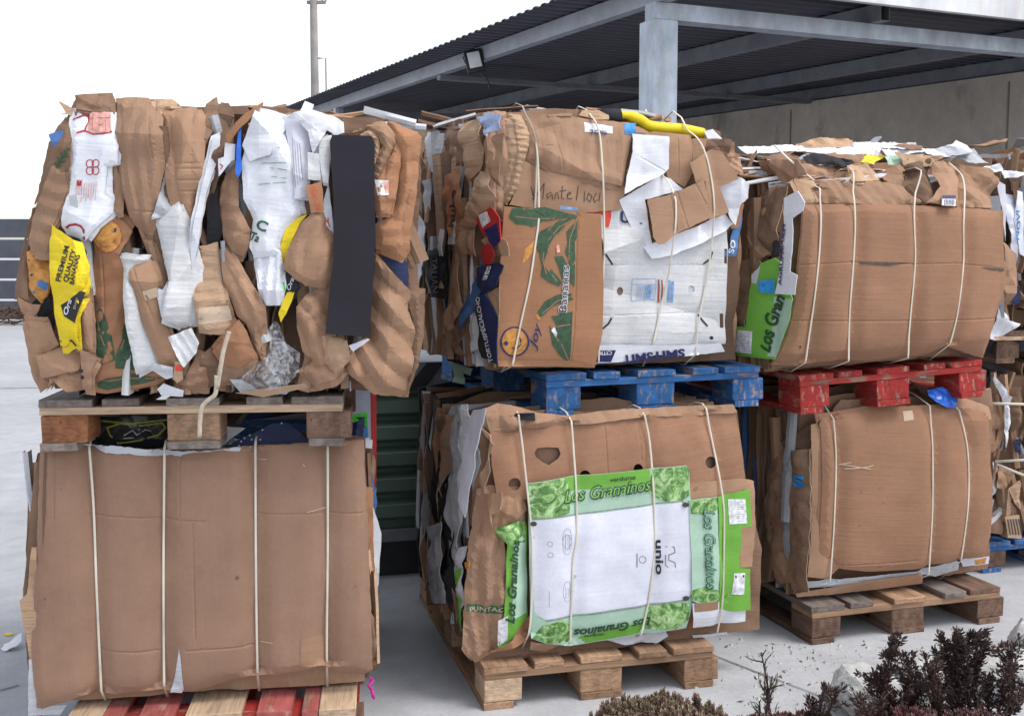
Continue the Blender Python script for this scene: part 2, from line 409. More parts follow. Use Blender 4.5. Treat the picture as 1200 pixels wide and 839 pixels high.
def solid(name, P, T, fn, th, mat, parent, uvrot=0, rimmat=None):
    """sheet with thickness: fn(a,b,off)->Vector"""
    n = len(P); V = [fn(a, b, 0) for a, b in P] + [fn(a, b, -th) for a, b in P]
    Fs = [tuple(f) for f in T] + [tuple(n + i for i in reversed(f)) for f in T]
    cnt = {}
    for f in T:
        for i in range(len(f)):
            e = (f[i], f[(i + 1) % len(f)]); cnt[e] = 1
    rim = [e for e in cnt if (e[1], e[0]) not in cnt]
    m = {}; uv = list(P) + list(P)
    nf = len(Fs)
    for a, b in rim:
        for i in (a, b):
            if i not in m:
                m[i] = len(V); V += [V[i], V[n + i]]; uv += [P[i], (P[i][0] + .02, P[i][1] + .02)]
        Fs.append((m[b], m[a], m[a] + 1, m[b] + 1))
    if uvrot:
        c, s = math.cos(uvrot), math.sin(uvrot); uv = [(c * u - s * v, s * u + c * v) for u, v in uv]
    o = mobj(name, V, Fs, [mat, rimmat] if rimmat else mat, parent, True, uv)
    if rimmat: o.data.polygons.foreach_set('material_index', [0] * nf + [1] * (len(Fs) - nf))
    return o

class Bale:
    def __init__(s, name, label, O, yaw, W, H, Dp, group, tilt=0, bulge=.03, straps=()):
        s.e = empty(name, O, yaw, tilt); tag(s.e, label, 'bale', group)
        s.m = Matrix.Translation(Vector(O)) @ s.e.rotation_euler.to_matrix().to_4x4(); s.inv = s.m.inverted()
        s.W, s.H, s.D, s.bul = W, H, Dp, bulge; s.cards = []; s.n = 0
        s.strapx = []; s.cam = s.inv @ Vector((0, 0, CAMH))
        s.rot = s.inv.to_3x3()
        for st in straps:
            s.strapx.append([s.hit(q, 'F', 0) for q in st])
        s.groove = .012; s.gsig = .03
    def hit(s, p, plane, wv):
        a, b = s.hit0(p, plane, wv)
        if plane in 'FS':
            for _ in range(3): a, b = s.hit0(p, plane, wv + s.B(plane, a, b, False))
        return (a, b)
    def hit0(s, p, plane, wv):
        r = s.rot @ ray(*p)
        if plane == 'F': t = (-wv - s.cam.y) / r.y; q = s.cam + r * t; return (q.x, q.z)
        if plane == 'S': t = (-wv - s.cam.x) / r.x; q = s.cam + r * t; return (q.y, q.z)
        t = (s.H + wv - s.cam.z) / r.z; q = s.cam + r * t; return (q.x, q.y)
    def B(s, plane, a, b, straps=True):
        L = s.W if plane == 'F' else s.D
        u = min(max(2 * a / L - 1, -1.15), 1.15); v = min(max(2 * b / s.H - 1, -1.15), 1.15)
        r = s.bul * (1 - abs(u) ** 3.5) * (1 - .8 * abs(v) ** 4) - s.bul * .9 * max(0, abs(v) - .75) * 2
        if plane == 'F' and straps:
            for st in s.strapx:
                for i in range(len(st) - 1):
                    z0, z1 = st[i][1], st[i + 1][1]
                    if (z0 - b) * (z1 - b) <= 0 and z0 != z1:
                        xs = st[i][0] + (st[i + 1][0] - st[i][0]) * (b - z0) / (z1 - z0)
                        r -= s.groove * math.exp(-((a - xs) / s.gsig) ** 2) * (1 + .8 * abs(v)); break
        return r
    def place(s, plane, a, b, wv):
        return Vector((a, -wv, b)) if plane == 'F' else Vector((-wv, a, b)) if plane == 'S' else Vector((a, b, s.H + wv))
    def card(s, name, mat, pts, w=0., plane='F', curl=0., cs=.03, amp=.004, sc=6, cr=0., crs=11, fold=None, tear=.0015, th=.003,
             h=None, holes=(), scores=(), local=False, uvrot=None, base=True, label=None, tilt=(0, 0), noB=False, hinge=None, layers=None):
        s.n += 1; seed = s.n * 7.3 + hash_(s.e.name)
        if isinstance(pts, str): pts = [s.hit(p, plane, w) for p in px(pts)]
        area = abs(sum(pts[i][0] * pts[(i + 1) % len(pts)][1] - pts[(i + 1) % len(pts)][0] * pts[i][1] for i in range(len(pts)))) / 2
        if h is None: h = .011 if area < .03 else (.016 if area < .15 else .02)
        if (cr or fold) and area < .1: h = min(h, .010)
        hl = []
        for q in holes:
            if isinstance(q, str): q = [s.hit(p, plane, w) for p in px(q)]
            hl.append(q)
        scr = [tuple(s.hit(p, plane, w) for p in px(q)) for q in scores]
        xs_ = [p[0] for p in pts]; ys_ = [p[1] for p in pts]; size_ = max(max(xs_) - min(xs_), max(ys_) - min(ys_)); rh = random.Random(int(seed * 10))
        if hinge is None: hinge = (3 if size_ > .12 else 2) if (curl or cr or fold) and not noB else (2 if (cr and h < .03) else 0)
        hg = []
        if curl and not fold and not noB and not layers == 1 and isinstance(mat, str) and mat.startswith('kraft'): fold = (rh.choice((0, math.pi / 2)) + rh.gauss(0, .12), rh.uniform(.03, .07), rh.uniform(.003, .007))
        if fold and size_ < .5 and h > .0085: h = .0085
        ww_ = min(max(xs_) - min(xs_), max(ys_) - min(ys_)); tall = (max(ys_) - min(ys_)) > (max(xs_) - min(xs_))
        for i_ in range(hinge):
            c0 = (rh.uniform(min(xs_) + .15 * (max(xs_) - min(xs_)), max(xs_) - .15 * (max(xs_) - min(xs_))), rh.uniform(min(ys_), max(ys_)))
            an_ = (math.pi / 2 if tall == (i_ < 2) else 0) + rh.gauss(0, .3); dx_, dy_ = math.cos(an_), math.sin(an_); L_ = size_ * 1.2
            A_, B_ = (c0[0] - dx_ * L_, c0[1] - dy_ * L_), (c0[0] + dx_ * L_, c0[1] + dy_ * L_)
            hg.append((A_, B_, -rh.uniform(.12, .38) * rh.choice((1, 1, -.6)), (-dy_, dx_), c0))
        poly = densify(pts, h * .8, tear, seed)
        try: P, T = tri_mesh(poly, h, hl, scr + [(q[0], q[1]) for q in hg], int(seed))
        except Exception as ex: print('cdt', name, ex); return None
        cx = sum(p[0] for p in pts) / len(pts); cy = sum(p[1] for p in pts) / len(pts)
        dcache = {}
        def disp_s(a, b, d):
            dcache[(round(a, 5), round(b, 5))] = d; return disp(a, b)
        def disp(a, b):
            z = w + (0 if noB else s.B(plane, a, b)) + tilt[0] * (a - cx) + tilt[1] * (b - cy)
            z += amp * 2 * noise.noise(Vector((a * sc, b * sc, seed)))
            z += amp * .8 * noise.noise(Vector((a * sc * 3, b * sc * 3, seed + 5)))
            if cr:
                wp = noise.noise_vector(Vector((a * 9, b * 9, seed))) * .35
                d = noise.voronoi(Vector((a * crs, b * crs, seed)) + wp)[0]
                z += cr * ((d[1] - d[0]) - .3) * 1.2
                d = noise.voronoi(Vector((a * crs * 2.3 + 3, b * crs * 2.3, seed)) + wp)[0]
                z += cr * .35 * (d[1] - d[0])
            if fold:
                an, pitch, fa = fold; q = (a * math.cos(an) + b * math.sin(an)) / pitch + .9 * noise.noise(Vector((a * 5, b * 5, seed + 9)))
                q = q - math.floor(q); q = abs(q * 2 - 1); z += fa * (q ** .8 - .5)
            for q in hg: z += q[2] * max(-.04, min(.04, abs((a - q[4][0]) * q[3][0] + (b - q[4][1]) * q[3][1]) - .02)) * (1 if ww_ > .05 else .5)
            if curl:
                d = bd(a, b); z -= curl * (.10 * math.exp(-(d / cs) ** 2) + .50 * max(0, 1 - d / (cs * .7)))
            for (A, Bq) in scr:
                ax, ay = A; bx, by = Bq; L2 = (bx - ax) ** 2 + (by - ay) ** 2
                t = ((a - ax) * (bx - ax) + (b - ay) * (by - ay)) / L2
                if -.02 < t < 1.02:
                    d = abs((a - ax) * (by - ay) - (b - ay) * (bx - ax)) / math.sqrt(L2)
                    if d < .005: z -= .0022 * (1 - d / .005)
            return z
        def bd(a, b):
            key = (round(a, 5), round(b, 5))
            if key not in dcache: dcache[key] = float(bdist([(a, b)], pts)[0])
            return dcache[key]
        if curl:
            for p, d in zip(P, bdist(P, pts)): dcache[(round(p[0], 5), round(p[1], 5))] = float(d)
        zz = {}
        def fn(a, b, off):
            k = (a, b)
            if k not in zz: zz[k] = disp(a, b)
            return s.place(plane, a, b, zz[k] + off)
        o = solid(name, P, T, fn, th, mat if not isinstance(mat, str) else M[mat], s.e, rnd.uniform(-.15, .15) if uvrot is None else uvrot, M['rim'] if isinstance(mat, str) and mat.startswith('kraft') else None)
        if layers is None: layers = 2 if curl and not noB and plane == 'F' and size_ > .08 else 0
        for k_ in range(layers):
            ox, oy = rh.gauss(0, .008), rh.gauss(0, .008); sc_ = 1 + rh.uniform(.0, .012) / max(size_, .05)
            pq = [(cx + (p[0] - cx) * sc_ + ox + rh.gauss(0, .002), cy + (p[1] - cy) * sc_ + oy + rh.gauss(0, .002)) for p in pts]
            try: P2, T2 = tri_mesh(densify(pq, h * 1.2, tear * 2, seed + k_), h * 1.6, (), (), k_)
            except Exception: continue
            dd2 = bdist(P2, pq); zc_ = {p: disp_s(p[0], p[1], float(d_)) for p, d_ in zip(P2, dd2)}
            o2_ = solid('t', P2, T2, lambda a, b, of: s.place(plane, a, b, zc_[(a, b)] - .0055 * (k_ + 1) + of), .0018, o.data.materials[0], None)
            bm_ = bmesh.new(); bm_.from_mesh(o.data); bm_.from_mesh(o2_.data); bm_.to_mesh(o.data); bm_.free(); m2_ = o2_.data; bpy.data.objects.remove(o2_); bpy.data.meshes.remove(m2_)
        o.data.set_sharp_from_angle(angle=R(13))
        if label: o['label'] = label
        c = SimpleNamespace(o=o, disp=disp, plane=plane, poly=pts, w=w, b=s, seed=seed)
        if plane == 'F': s.cards.append(c)
        return c
    # ---- printing that follows the sheet
    def decal(s, c, mat, pts, name='printed_patch', off=.0015, h=.012, th=.0008, holes=(), label=None):
        if c is None: return
        if isinstance(pts, str): pts = [s.hit(p, c.plane, c.w) for p in px(pts)]
        hl = [[s.hit(p, c.plane, c.w) for p in px(q)] if isinstance(q, str) else q for q in holes]
        poly = densify(pts, h)
        P, T = tri_mesh(poly, h, hl, (), 1)
        o = solid(name, P, T, lambda a, b, of: s.place(c.plane, a, b, c.disp(a, b) + off + of), th, M[mat] if isinstance(mat, str) else mat, c.o)
        if label: o['label'] = label
        return o
    def multi(s, c, mat, polys, name='printed_pattern', off=.0018, h=.02):
        """many small flat marks in one mesh (surface pattern)"""
        if c is None: return
        V = []; Fs = []; UV = []
        for pts in polys:
            if isinstance(pts, str): pts = px(pts)
            q = [s.hit(p, c.plane, c.w) for p in pts]
            if len(q) > 4 or True:
                try: P, T = tri_mesh(densify(q, h), h, (), (), 1)
                except Exception: continue
            s0 = len(V)
            V += [s.place(c.plane, a, b, c.disp(a, b) + off) for a, b in P]; UV += P
            Fs += [tuple(s0 + i for i in f) for f in T]
        return mobj(name, V, Fs, M[mat], c.o, True, UV)
    def lines(s, c, mat, segs, wd=1.0, name='printed_line'):
        polys = []
        for sg in segs:
            p = px(sg) if isinstance(sg, str) else sg
            for i in range(len(p) - 1):
                a, b = Vector(p[i]), Vector(p[i + 1]); d = (b - a)
                if d.length < 1e-6: continue
                nr = Vector((-d.y, d.x)).normalized() * wd / 2; e = d.normalized() * wd * .25
                polys.append([tuple(a - nr - e), tuple(b - nr + e), tuple(b + nr + e), tuple(a + nr - e)])
        return s.multi(c, mat, polys, name)
    def text(s, c, mat, txt, p0, p1, hgt, shear=0., bold=.0, flip=False, name='lettering', off=.002):
        """p0 -> p1 baseline in photo pixels, hgt = cap height in pixels (negative flips up-direction)"""
        if c is None: return
        if isinstance(p0, str): p0 = px(p0)[0]
        if isinstance(p1, str): p1 = px(p1)[0]
        V2, F2 = text_mesh(txt, bold, shear)
        x0 = min(v[0] for v in V2); x1 = max(v[0] for v in V2)
        d = Vector(p1) - Vector(p0); L = d.length; d.normalize(); up = Vector((d.y, -d.x))
        V = []; UV = []
        for x, y in V2:
            q = Vector(p0) + d * ((x - x0) / (x1 - x0) * L) + up * (y / .72 * hgt)
            a, b = s.hit(q, c.plane, c.w); V.append(s.place(c.plane, a, b, c.disp(a, b) + off)); UV.append((a, b))
        return mobj(name, V, F2, M[mat], c.o, False, UV)
    # ---- strapping round the whole bale
    def strap(s, pts, mat='strap', r=.0036, over=True):
        f = [s.hit(p, 'F', .02) for p in pts]
        f = [(v.x, v.y) for v in spline([Vector(p) for p in f], 8)]
        ws = []
        for a, b in f:
            m_ = s.B('F', a, b)
            for c in s.cards:
                if abs(c.poly[0][0] - a) < 2 and any(inside((a + dx, b), c.poly) for dx in (-.006, .006)): m_ = max(m_, c.disp(a, b))
            ws.append(m_)
        n = len(ws)
        mx = [max(ws[max(0, i - 3):i + 4]) for i in range(n)]; sm = [sum(mx[max(0, i - 5):i + 6]) / len(mx[max(0, i - 5):i + 6]) for i in range(n)]
        P = [Vector((a, -(sm[i] + .0025), b)) for i, (a, b) in enumerate(f)]
        if P[0].z < P[-1].z: P.reverse()
        t, bt = P[0], P[-1]
        if over:
            zt = max(t.z, s.H) + .015; zb = min(bt.z, .004)
            P = P + [Vector((bt.x, .05, zb)), Vector((bt.x, s.D * .5, zb)), Vector((bt.x, s.D + .0, zb)), Vector((t.x, s.D + .03, s.H * .5)),
                     Vector((t.x, s.D - .02, s.H - .16)), Vector((t.x, s.D * .6, s.H - .08)), Vector((t.x, .2, zt - .05)), Vector((t.x, .09, zt - .008)), Vector((t.x, .03, (zt + t.z) / 2 + .005)), P[0].copy()]
        V, Fs = tube_vf(P, r, 8, Vector((1, 0, 0)), .45)
        return mobj('strap', V, Fs, M[mat], s.e, True)
    # ---- the pressed stack that makes the body
    def core(s, inset=.05, mat='kraftd'):
        V, Fs = box_vf(inset, inset * 1.6, .01, s.W - inset, s.D - inset, s.H - inset, .02)
        mobj('packed_core', V, Fs, M[mat], s.e, False, [(v.x, v.z) for v in V])
    def strata(s, n, pal, normal='y', start=.03, amp=.012, jx=.03, ztop=None, seed=1, xdrop=None):
        r = random.Random(seed); L = s.D if normal == 'y' else s.W; Wd = s.W if normal == 'y' else s.D
        for i in range(n):
            t = start + (L - start - .02) * (i + r.uniform(-.2, .2)) / max(1, n - 1)
            zt = s.H - .02 if ztop is None else ztop(t)
            zx = (lambda x: 0) if normal == 'x' or xdrop is None else xdrop
            a0, a1 = r.uniform(-.6, 1) * jx, Wd - r.uniform(-.6, 1) * jx
            if normal == 'x': a0 += .10
            z0, z1 = r.uniform(0, .02), zt + r.uniform(-1, .6) * jx
            poly = [(a0, z0), (a1, z0)]
            k = 5
            for j in range(1, k): poly.append((a1 + r.uniform(-1, 1) * jx * .8, z0 + (z1 - z0) * (j + r.uniform(-.3, .3)) / k))
            poly.append((a1 - r.uniform(0, .02), z1 - zx(a1)))
            for j in range(1, k):
                xx = a1 + (a0 - a1) * (j + r.uniform(-.3, .3)) / k; poly.append((xx, z1 - zx(xx) + r.uniform(-1, 1) * jx * .8))
            poly.append((a0, z1 - r.uniform(0, .03)))
            for j in range(k - 1, 0, -1): poly.append((a0 + r.uniform(-1, 1) * jx * .8, z0 + (z1 - z0) * (j + r.uniform(-.3, .3)) / k))
            mt = r.choice(pal)
            s.card('cardboard_sheet', mt, poly, -t, 'F' if normal == 'y' else 'S', amp=amp, sc=5, cr=.006, th=r.choice([.004, .006, .012]), h=.045,
                   tear=.004, noB=True)
            if normal == 'y' and s.cards: s.cards.pop()
    def slivers(s, n, mats, where, length=(.10, .40), width=(.008, .026), lean=.22, seed=5, axis='z', name='crushed_edges'):
        """folded edges of crushed card squeezed between the larger sheets: one uncountable mass"""
        r = random.Random(seed); V = []; Fs = []; MI = []; UV = []
        for i in range(n):
            c = Vector(where(r)); L = r.uniform(*length); wd = r.uniform(*width); a = r.gauss(0, lean); dp = r.uniform(.03, .07); mi = r.randrange(len(mats)); sd = r.uniform(0, 99)
            ax = Vector((math.sin(a), 0, math.cos(a))) if axis == 'z' else Vector((math.cos(a), r.gauss(0, .12), math.sin(a)))
            sx = Vector((math.cos(a), 0, -math.sin(a))) if axis == 'z' else Vector((-math.sin(a), 0, math.cos(a)))
            if axis == 'z': c.z = min(max(c.z, .015 + L / 2), s.H - .02 - L / 2); 
            tw = r.uniform(-.6, .6); e1, e2 = r.uniform(.0, .012), r.uniform(.0, .012)
            prof = [(-wd * .55, dp), (-wd * .5, e1), (-wd * .5 + .0004, e1), (wd * r.uniform(-.2, .2), r.uniform(-.004, .004)), (wd * .5, e2), (wd * .5 + .0004, e2), (wd * .56, dp)]
            m_ = max(5, int(L / .018)); k = len(V); kb = r.uniform(.25, .75); ks = r.uniform(-.12, .12) if r.random() < .5 else 0; kd = r.uniform(-.15, .15) if r.random() < .5 else 0
            for j in range(m_ + 1):
                t = j / m_; kk = ks * L * max(0, t - kb); an = tw * (t - .5)
                bx = .003 * noise.noise(Vector((t * L * 9, sd, 0))) + kk; by = .004 * noise.noise(Vector((t * L * 14, sd, 5))) + kd * L * abs(t - kb)
                for (u, v) in prof:
                    u2 = u * (1 + .12 * noise.noise(Vector((t * L * 14, sd, 9)))); v2 = v + by + abs(u) * .5 * math.sin(an * 3)
                    V.append(c + ax * ((t - .5) * L) + sx * (u2 + bx) + Vector((0, v2, 0))); UV.append((u2 + i, t * L))
            q = len(prof)
            for j in range(m_):
                for u in range(q - 1): Fs.append((k + j * q + u, k + (j + 1) * q + u, k + (j + 1) * q + u + 1, k + j * q + u + 1)); MI.append(mi)
        o = mobj(name, V, Fs, [M[x] for x in mats], s.e, True, UV); o.data.polygons.foreach_set('material_index', MI); o.data.set_sharp_from_angle(angle=R(25)); o['kind'] = 'stuff'
        return o
    def scraps(s, n, pal, where, size=(.08, .2), seed=3, name='cardboard_scrap'):
        """crumpled loose pieces trapped at the top: where() -> (x, y, z)"""
        r = random.Random(seed)
        for i in range(n):
            c = Vector(where(r)); a = r.uniform(0, 6.28); sx, sy = r.uniform(*size), r.uniform(*size) * .7
            poly = []
            k = r.randint(4, 7)
            for j in range(k):
                an = 2 * math.pi * (j + r.uniform(-.3, .3)) / k; poly.append((math.cos(an) * sx, math.sin(an) * sy))
            sd = r.uniform(0, 99); P, T = tri_mesh(densify(poly, .012, .003, sd), .014, (), (), i)
            rot = Matrix.Rotation(a, 3, 'Z') @ Matrix.Rotation(r.uniform(-.35, .5), 3, 'X') @ Matrix.Rotation(r.uniform(-.3, .3), 3, 'Y')
            bend = r.uniform(-3, 3)
            def fn(x, y, off):
                d = noise.voronoi(Vector((x * 14, y * 14, sd)))[0]
                z = bend * x * x + .02 * noise.noise(Vector((x * 9, y * 9, sd))) + .012 * (d[1] - d[0]) + off
                return c + rot @ Vector((x, y, z))
            solid(name, P, T, fn, .004, M[r.choice(pal)], s.e)

def hash_(t): return sum(ord(c) * (i + 1) for i, c in enumerate(t)) % 97
_tc = {}
def text_mesh(txt, bold, shear):
    k = (txt, bold, shear)
    if k not in _tc:
        cu = bpy.data.curves.new('t', 'FONT'); cu.body = txt; cu.size = 1; cu.offset = bold; cu.shear = shear; cu.resolution_u = 3
        ob = bpy.data.objects.new('t', cu); me = bpy.data.meshes.new_from_object(ob)
        bm = bmesh.new(); bm.from_mesh(me); bmesh.ops.triangulate(bm, faces=bm.faces[:])
        bmesh.ops.subdivide_edges(bm, edges=[e for e in bm.edges if e.calc_length() > .35], cuts=1)
        bmesh.ops.triangulate(bm, faces=bm.faces[:]); bm.verts.index_update()
        _tc[k] = ([(v.co.x, v.co.y) for v in bm.verts], [tuple(v.index for v in f.verts) for f in bm.faces])
        bm.free(); bpy.data.meshes.remove(me); bpy.data.objects.remove(ob); bpy.data.curves.remove(cu)
    return _tc[k]
def circ(cx, cy, r, n=18, ry=None, a0=0, a1=2 * math.pi):
    ry = ry or r
    return [(cx + r * math.cos(a0 + (a1 - a0) * i / n), cy + ry * math.sin(a0 + (a1 - a0) * i / n)) for i in range(n if a1 - a0 > 6.2 else n + 1)]
def ring(cx, cy, r, wd, n=20, ry=None, a0=0, a1=2 * math.pi):
    q = circ(cx, cy, r, n, ry, a0, a1)
    if a1 - a0 > 6.2: q.append(q[0])
    return q
def frond(p0, p1, n=9, wdt=14, lean=.5, r=None):
    """palm leaf print: leaflets along a midrib, photo pixels"""
    r = r or rnd; a, b = Vector(p0), Vector(p1); d = b - a; nr = Vector((-d.y, d.x)).normalized(); dn = d.normalized(); out = []
    out.append([tuple(a - nr * .8), tuple(b), tuple(a + nr * .8)])
    for i in range(n):
        t = (i + .3) / n; c = a + d * t; L = wdt * math.sin(math.pi * min(.95, t * .75 + .22)) * r.uniform(.8, 1.15)
        for sg in (-1, 1):
            tip = c + nr * sg * L + dn * L * lean * 1.7 * r.uniform(.6, 1.4); wv = dn * d.length / n * .30
            mid = (c + tip) / 2
            out.append([tuple(c - wv), tuple(mid - wv * .9), tuple(tip), tuple(mid + wv * .8), tuple(c + wv)])
    return out

# ================================================================== SETTING
S_ = 400
mobj('ground', [(-S_, -60, 0), (S_, -60, 0), (S_, S_, 0), (-S_, S_, 0)], [(0, 1, 2, 3)], M['ground'])['kind'] = 'structure'
m_, nt_, b_ = nmat('dark slab joint'); b_.inputs['Base Color'].default_value = (.16, .16, .17, 1); b_.inputs['Roughness'].default_value = .9
def joint(p, q, wd=.012):
    a, b = atZ(*p, .004), atZ(*q, .004); a.z = b.z = .004; d = (b - a).normalized(); nr = Vector((-d.y, d.x, 0))
    a = a - d * 4 if a.y > b.y else a; V = []; n = 40
    for i in range(n + 1):
        c = a + (b - a) * i / n; k = wd * (.6 + .5 * noise.noise(c * 9)); o = nr * .006 * noise.noise(c * 4)
        V += [c + nr * k + o, c - nr * k + o]
    mobj('ground_joint', V, [(2 * i, 2 * i + 1, 2 * i + 3, 2 * i + 2) for i in range(n)], m_)['kind'] = 'structure'
joint((840, 768), (980, 822), .006)
joint((0, 455), (190, 452), .02)
joint((0, 808), (22, 802), .006)

# ---- shed
def shed():
    e = empty('metal_shed', (0, 0, 0)); tag(e, 'open metal shed with dark corrugated roof and galvanised corner post behind the bales', 'shed')
    P0 = Vector((1.05, 8.0, 0)); eb = Vector((.918, .397, 0)).normalized(); ev = Vector((-eb.y, eb.x, 0))   # along front beam / along the eave
    rise = .034; zb = CAMH + (295 - 12) / FPX * 8.0
    def pt(t, s, z): return P0 + eb * t + ev * s + Vector((0, 0, z + rise * s))
    def bar(name, t0, s0, z0, t1, s1, z1, wd, ht, mat, along):
        a, b = pt(t0, s0, z0), pt(t1, s1, z1); sd = (ev if along == 't' else eb) * wd; up = Vector((0, 0, ht))
        V = [a, a + sd, a + sd + up, a + up, b, b + sd, b + sd + up, b + up]
        return mobj(name, V, [(0, 1, 2, 3), (7, 6, 5, 4), (0, 4, 5, 1), (1, 5, 6, 2), (2, 6, 7, 3), (3, 7, 4, 0)], mat, e)
    # corner post (hollow square steel, 0.2 m)
    a = pt(-.06, 0, 0); V, Fs = box_vf(0, 0, 0, .2, .2, zb - .115, .006)
    o = mobj('post', V, Fs, M['galv'], e); o.location = (a.x, a.y, 0); o.rotation_euler = (0, 0, math.atan2(eb.y, eb.x))
    a = pt(-.05, 8.9, 0); V, Fs = box_vf(0, 0, 0, .12, .12, zb + .3, .006)
    o = mobj('post', V, Fs, M['galv'], e); o.location = (a.x, a.y, 0); o.rotation_euler = (0, 0, math.atan2(eb.y, eb.x))
    bar('front_beam', -.05, 0, zb - .115, 9, 0, zb - .115, .14, .115, M['galv'], 't')
    bar('cross_beam', 0, 8.9, zb - .2, 9, 8.9, zb - .2, .14, .2, M['galvd'], 't')
    bar('cross_beam', 0, 4.6, zb - .05, 9, 4.6, zb - .05, .1, .05, M['galvd'], 't')
    for i, t in enumerate((-.02, 1.85, 3.72, 5.0)):
        # hollow purlins open at the front end
        z = zb + .003; hh, ww = .13, .09
        for nm, tt, zz, w_, h_ in (('a', t, z, ww, .006), ('b', t, z + hh - .006, ww, .006), ('c', t, z + .006, .006, hh - .012), ('d', t + ww - .006, z + .006, .006, hh - .012)):
            pass
        o1 = []
        V = []; Fs = []
        for (tt, zz, w_, h_) in ((t, z, ww, .006), (t, z + hh - .006, ww, .006), (t, z + .006, .006, hh - .012), (t + ww - .006, z + .006, .006, hh - .012)):
            a, b = pt(tt, -.12, zz), pt(tt, 16 if i else 12.5, zz); sd = eb * w_; up = Vector((0, 0, h_)); k = len(V)
            V += [a, a + sd, a + sd + up, a + up, b, b + sd, b + sd + up, b + up]
            Fs += [tuple(k + q for q in f) for f in ((3, 2, 1, 0), (4, 5, 6, 7), (1, 5, 4, 0), (2, 6, 5, 1), (3, 7, 6, 2), (0, 4, 7, 3))]
        mobj('purlin', V, Fs, M['galvd'] if i else M['galv2'], e)
    # corrugated sheet: ridges run along the front beam, profile along the eave
    V = []; Fs = []; n = 0; s = -.35; prof = []
    pitch = .16
    while s < (16):
        prof += [(s, 0), (s + pitch * .35, 0), (s + pitch * .5, .014), (s + pitch * .85, .014)]; s += pitch
    z = zb + .14
    for (s, d) in prof: V += [pt(-.36, s, z + d), pt(9.5, s, z + d), pt(-.36, s, z + d + .004), pt(9.5, s, z + d + .004)]
    for i in range(len(prof) - 1):
        k = 4 * i; Fs += [(k, k + 1, k + 5, k + 4), (k + 2, k + 6, k + 7, k + 3), (k, k + 4, k + 6, k + 2), (k + 1, k + 3, k + 7, k + 5)]
    mobj('roof_sheet', V, Fs, M['roof'], e)
    # front flashing and the parapet band above it
    bar('front_flashing', .6, -.42, z - .085, 9.5, -.42, z - .085, .05, .42, M['flash'], 't')
    return e, pt, eb, ev, zb
M['galv2'] = metal('grey eave purlin', (.34, .36, .41, 1), .5, .2, .2, 3)
she, spt, seb, sev, szb = shed()
# ---- concrete wall under the shed
a = spt(4.95, -7, 0); b = spt(4.95, 12.3, 0)
V = []; Fs = []
for i in range(13):
    t = i / 12
    p = a.lerp(b, t); zt = szb - .02 + .034 * (-7 + 19.3 * t)
    for q, z in ((p, 0), (p, zt), (p + seb * .25, zt), (p + seb * .25, 0)): V.append(Vector((q.x, q.y, z)))
for i in range(12):
    k = 4 * i
    for j in range(4): Fs.append((k + j, k + (j + 1) % 4, k + 4 + (j + 1) % 4, k + 4 + j))
Fs += [(3, 2, 1, 0), (48, 49, 50, 51)]
wl = mobj('concrete_wall', V, Fs, M['wall']); tag(wl, 'long stained grey concrete wall under the shed roof', 'wall')
m_j, n_j, b_j = nmat('wall joint'); b_j.inputs['Base Color'].default_value = (.22, .19, .17, 1)
for s in (1.5, 5.0, 8.5):
    c = spt(4.94, s, 0); V, Fs = box_vf(0, 0, .1, .006, .02, szb - .1 + .034 * s)
    o = mobj('panel_joint', V, Fs, m_j, wl); o.location = (c.x, c.y, 0); o.rotation_euler = (0, 0, math.atan2(seb.y, seb.x))
# end wall panel far back, dark
c = spt(.2, 13.5, 0); V, Fs = box_vf(0, 0, 0, 6, .2, szb - .1, .01)
o = mobj('block_wall', V, Fs, M['wall']); o.location = (c.x, c.y, 0); o.rotation_euler = (0, 0, math.atan2(seb.y, seb.x)); tag(o, 'dim end wall closing the far side of the shed', 'wall')
# ---- floodlight on the eave beam
c = spt(-.1, 3.33, szb + .0); fl = empty('floodlight', c - Vector((0, 0, .02)), math.atan2(seb.y, seb.x) - .25); tag(fl, 'small square floodlight with black frame clamped under the shed eave', 'floodlight')
fl.rotation_euler = (R(-22), R(-12), math.atan2(seb.y, seb.x) - .35)
box('housing', -.09, -.03, -.12, .09, .02, .12, M['darkmetal'], fl, .008)
box('glass', -.06, -.036, -.085, .06, -.0305, .085, M['lampglass'], fl, .002)
V, Fs = tube_vf(spline([Vector((0.02, .02, -.11)), Vector((.07, .04, -.17)), Vector((.09, .08, -.22)), Vector((.085, .08, -.28))], 5), .009, 6)
mobj('cable', V, Fs, M['darkmetal'], fl, True)
V, Fs = tube_vf([Vector((-.09, 0, 0)), Vector((-.1, .05, .1)), Vector((.1, .05, .1)), Vector((.09, 0, 0))], .008, 6); mobj('bracket', V, Fs, M['darkmetal'], fl, True)

# ---- utility pole
pp = atD(369, 103, 30); pe = empty('utility_pole', (pp.x, pp.y, 0)); tag(pe, 'slim grey utility pole against the sky left of the shed roof', 'pole')
V, Fs = tube_vf([Vector((0, 0, 0)), Vector((0, 0, 9.2))], [.14, .09], 14); mobj('shaft', V, Fs, M['pole'], pe, True)
box('crossarm', -.17, -.04, 7.95, .32, .04, 8.03, M['pole'], pe)
for x in (.22, .32): 
    V, Fs = tube_vf(spline([Vector((x, 0, 8.0)), Vector((x + .03, 0, 8.12)), Vector((x + .1, 0, 8.18))], 4), .02, 6); mobj('hook', V, Fs, M['pole'], pe, True)
V, Fs = tube_vf([Vector((.1, 0, 6.55)), Vector((.3, 0, 6.55)), Vector((.3, 0, 5.3))], .02, 6); mobj('conduit', V, Fs, M['pole'], pe, True)

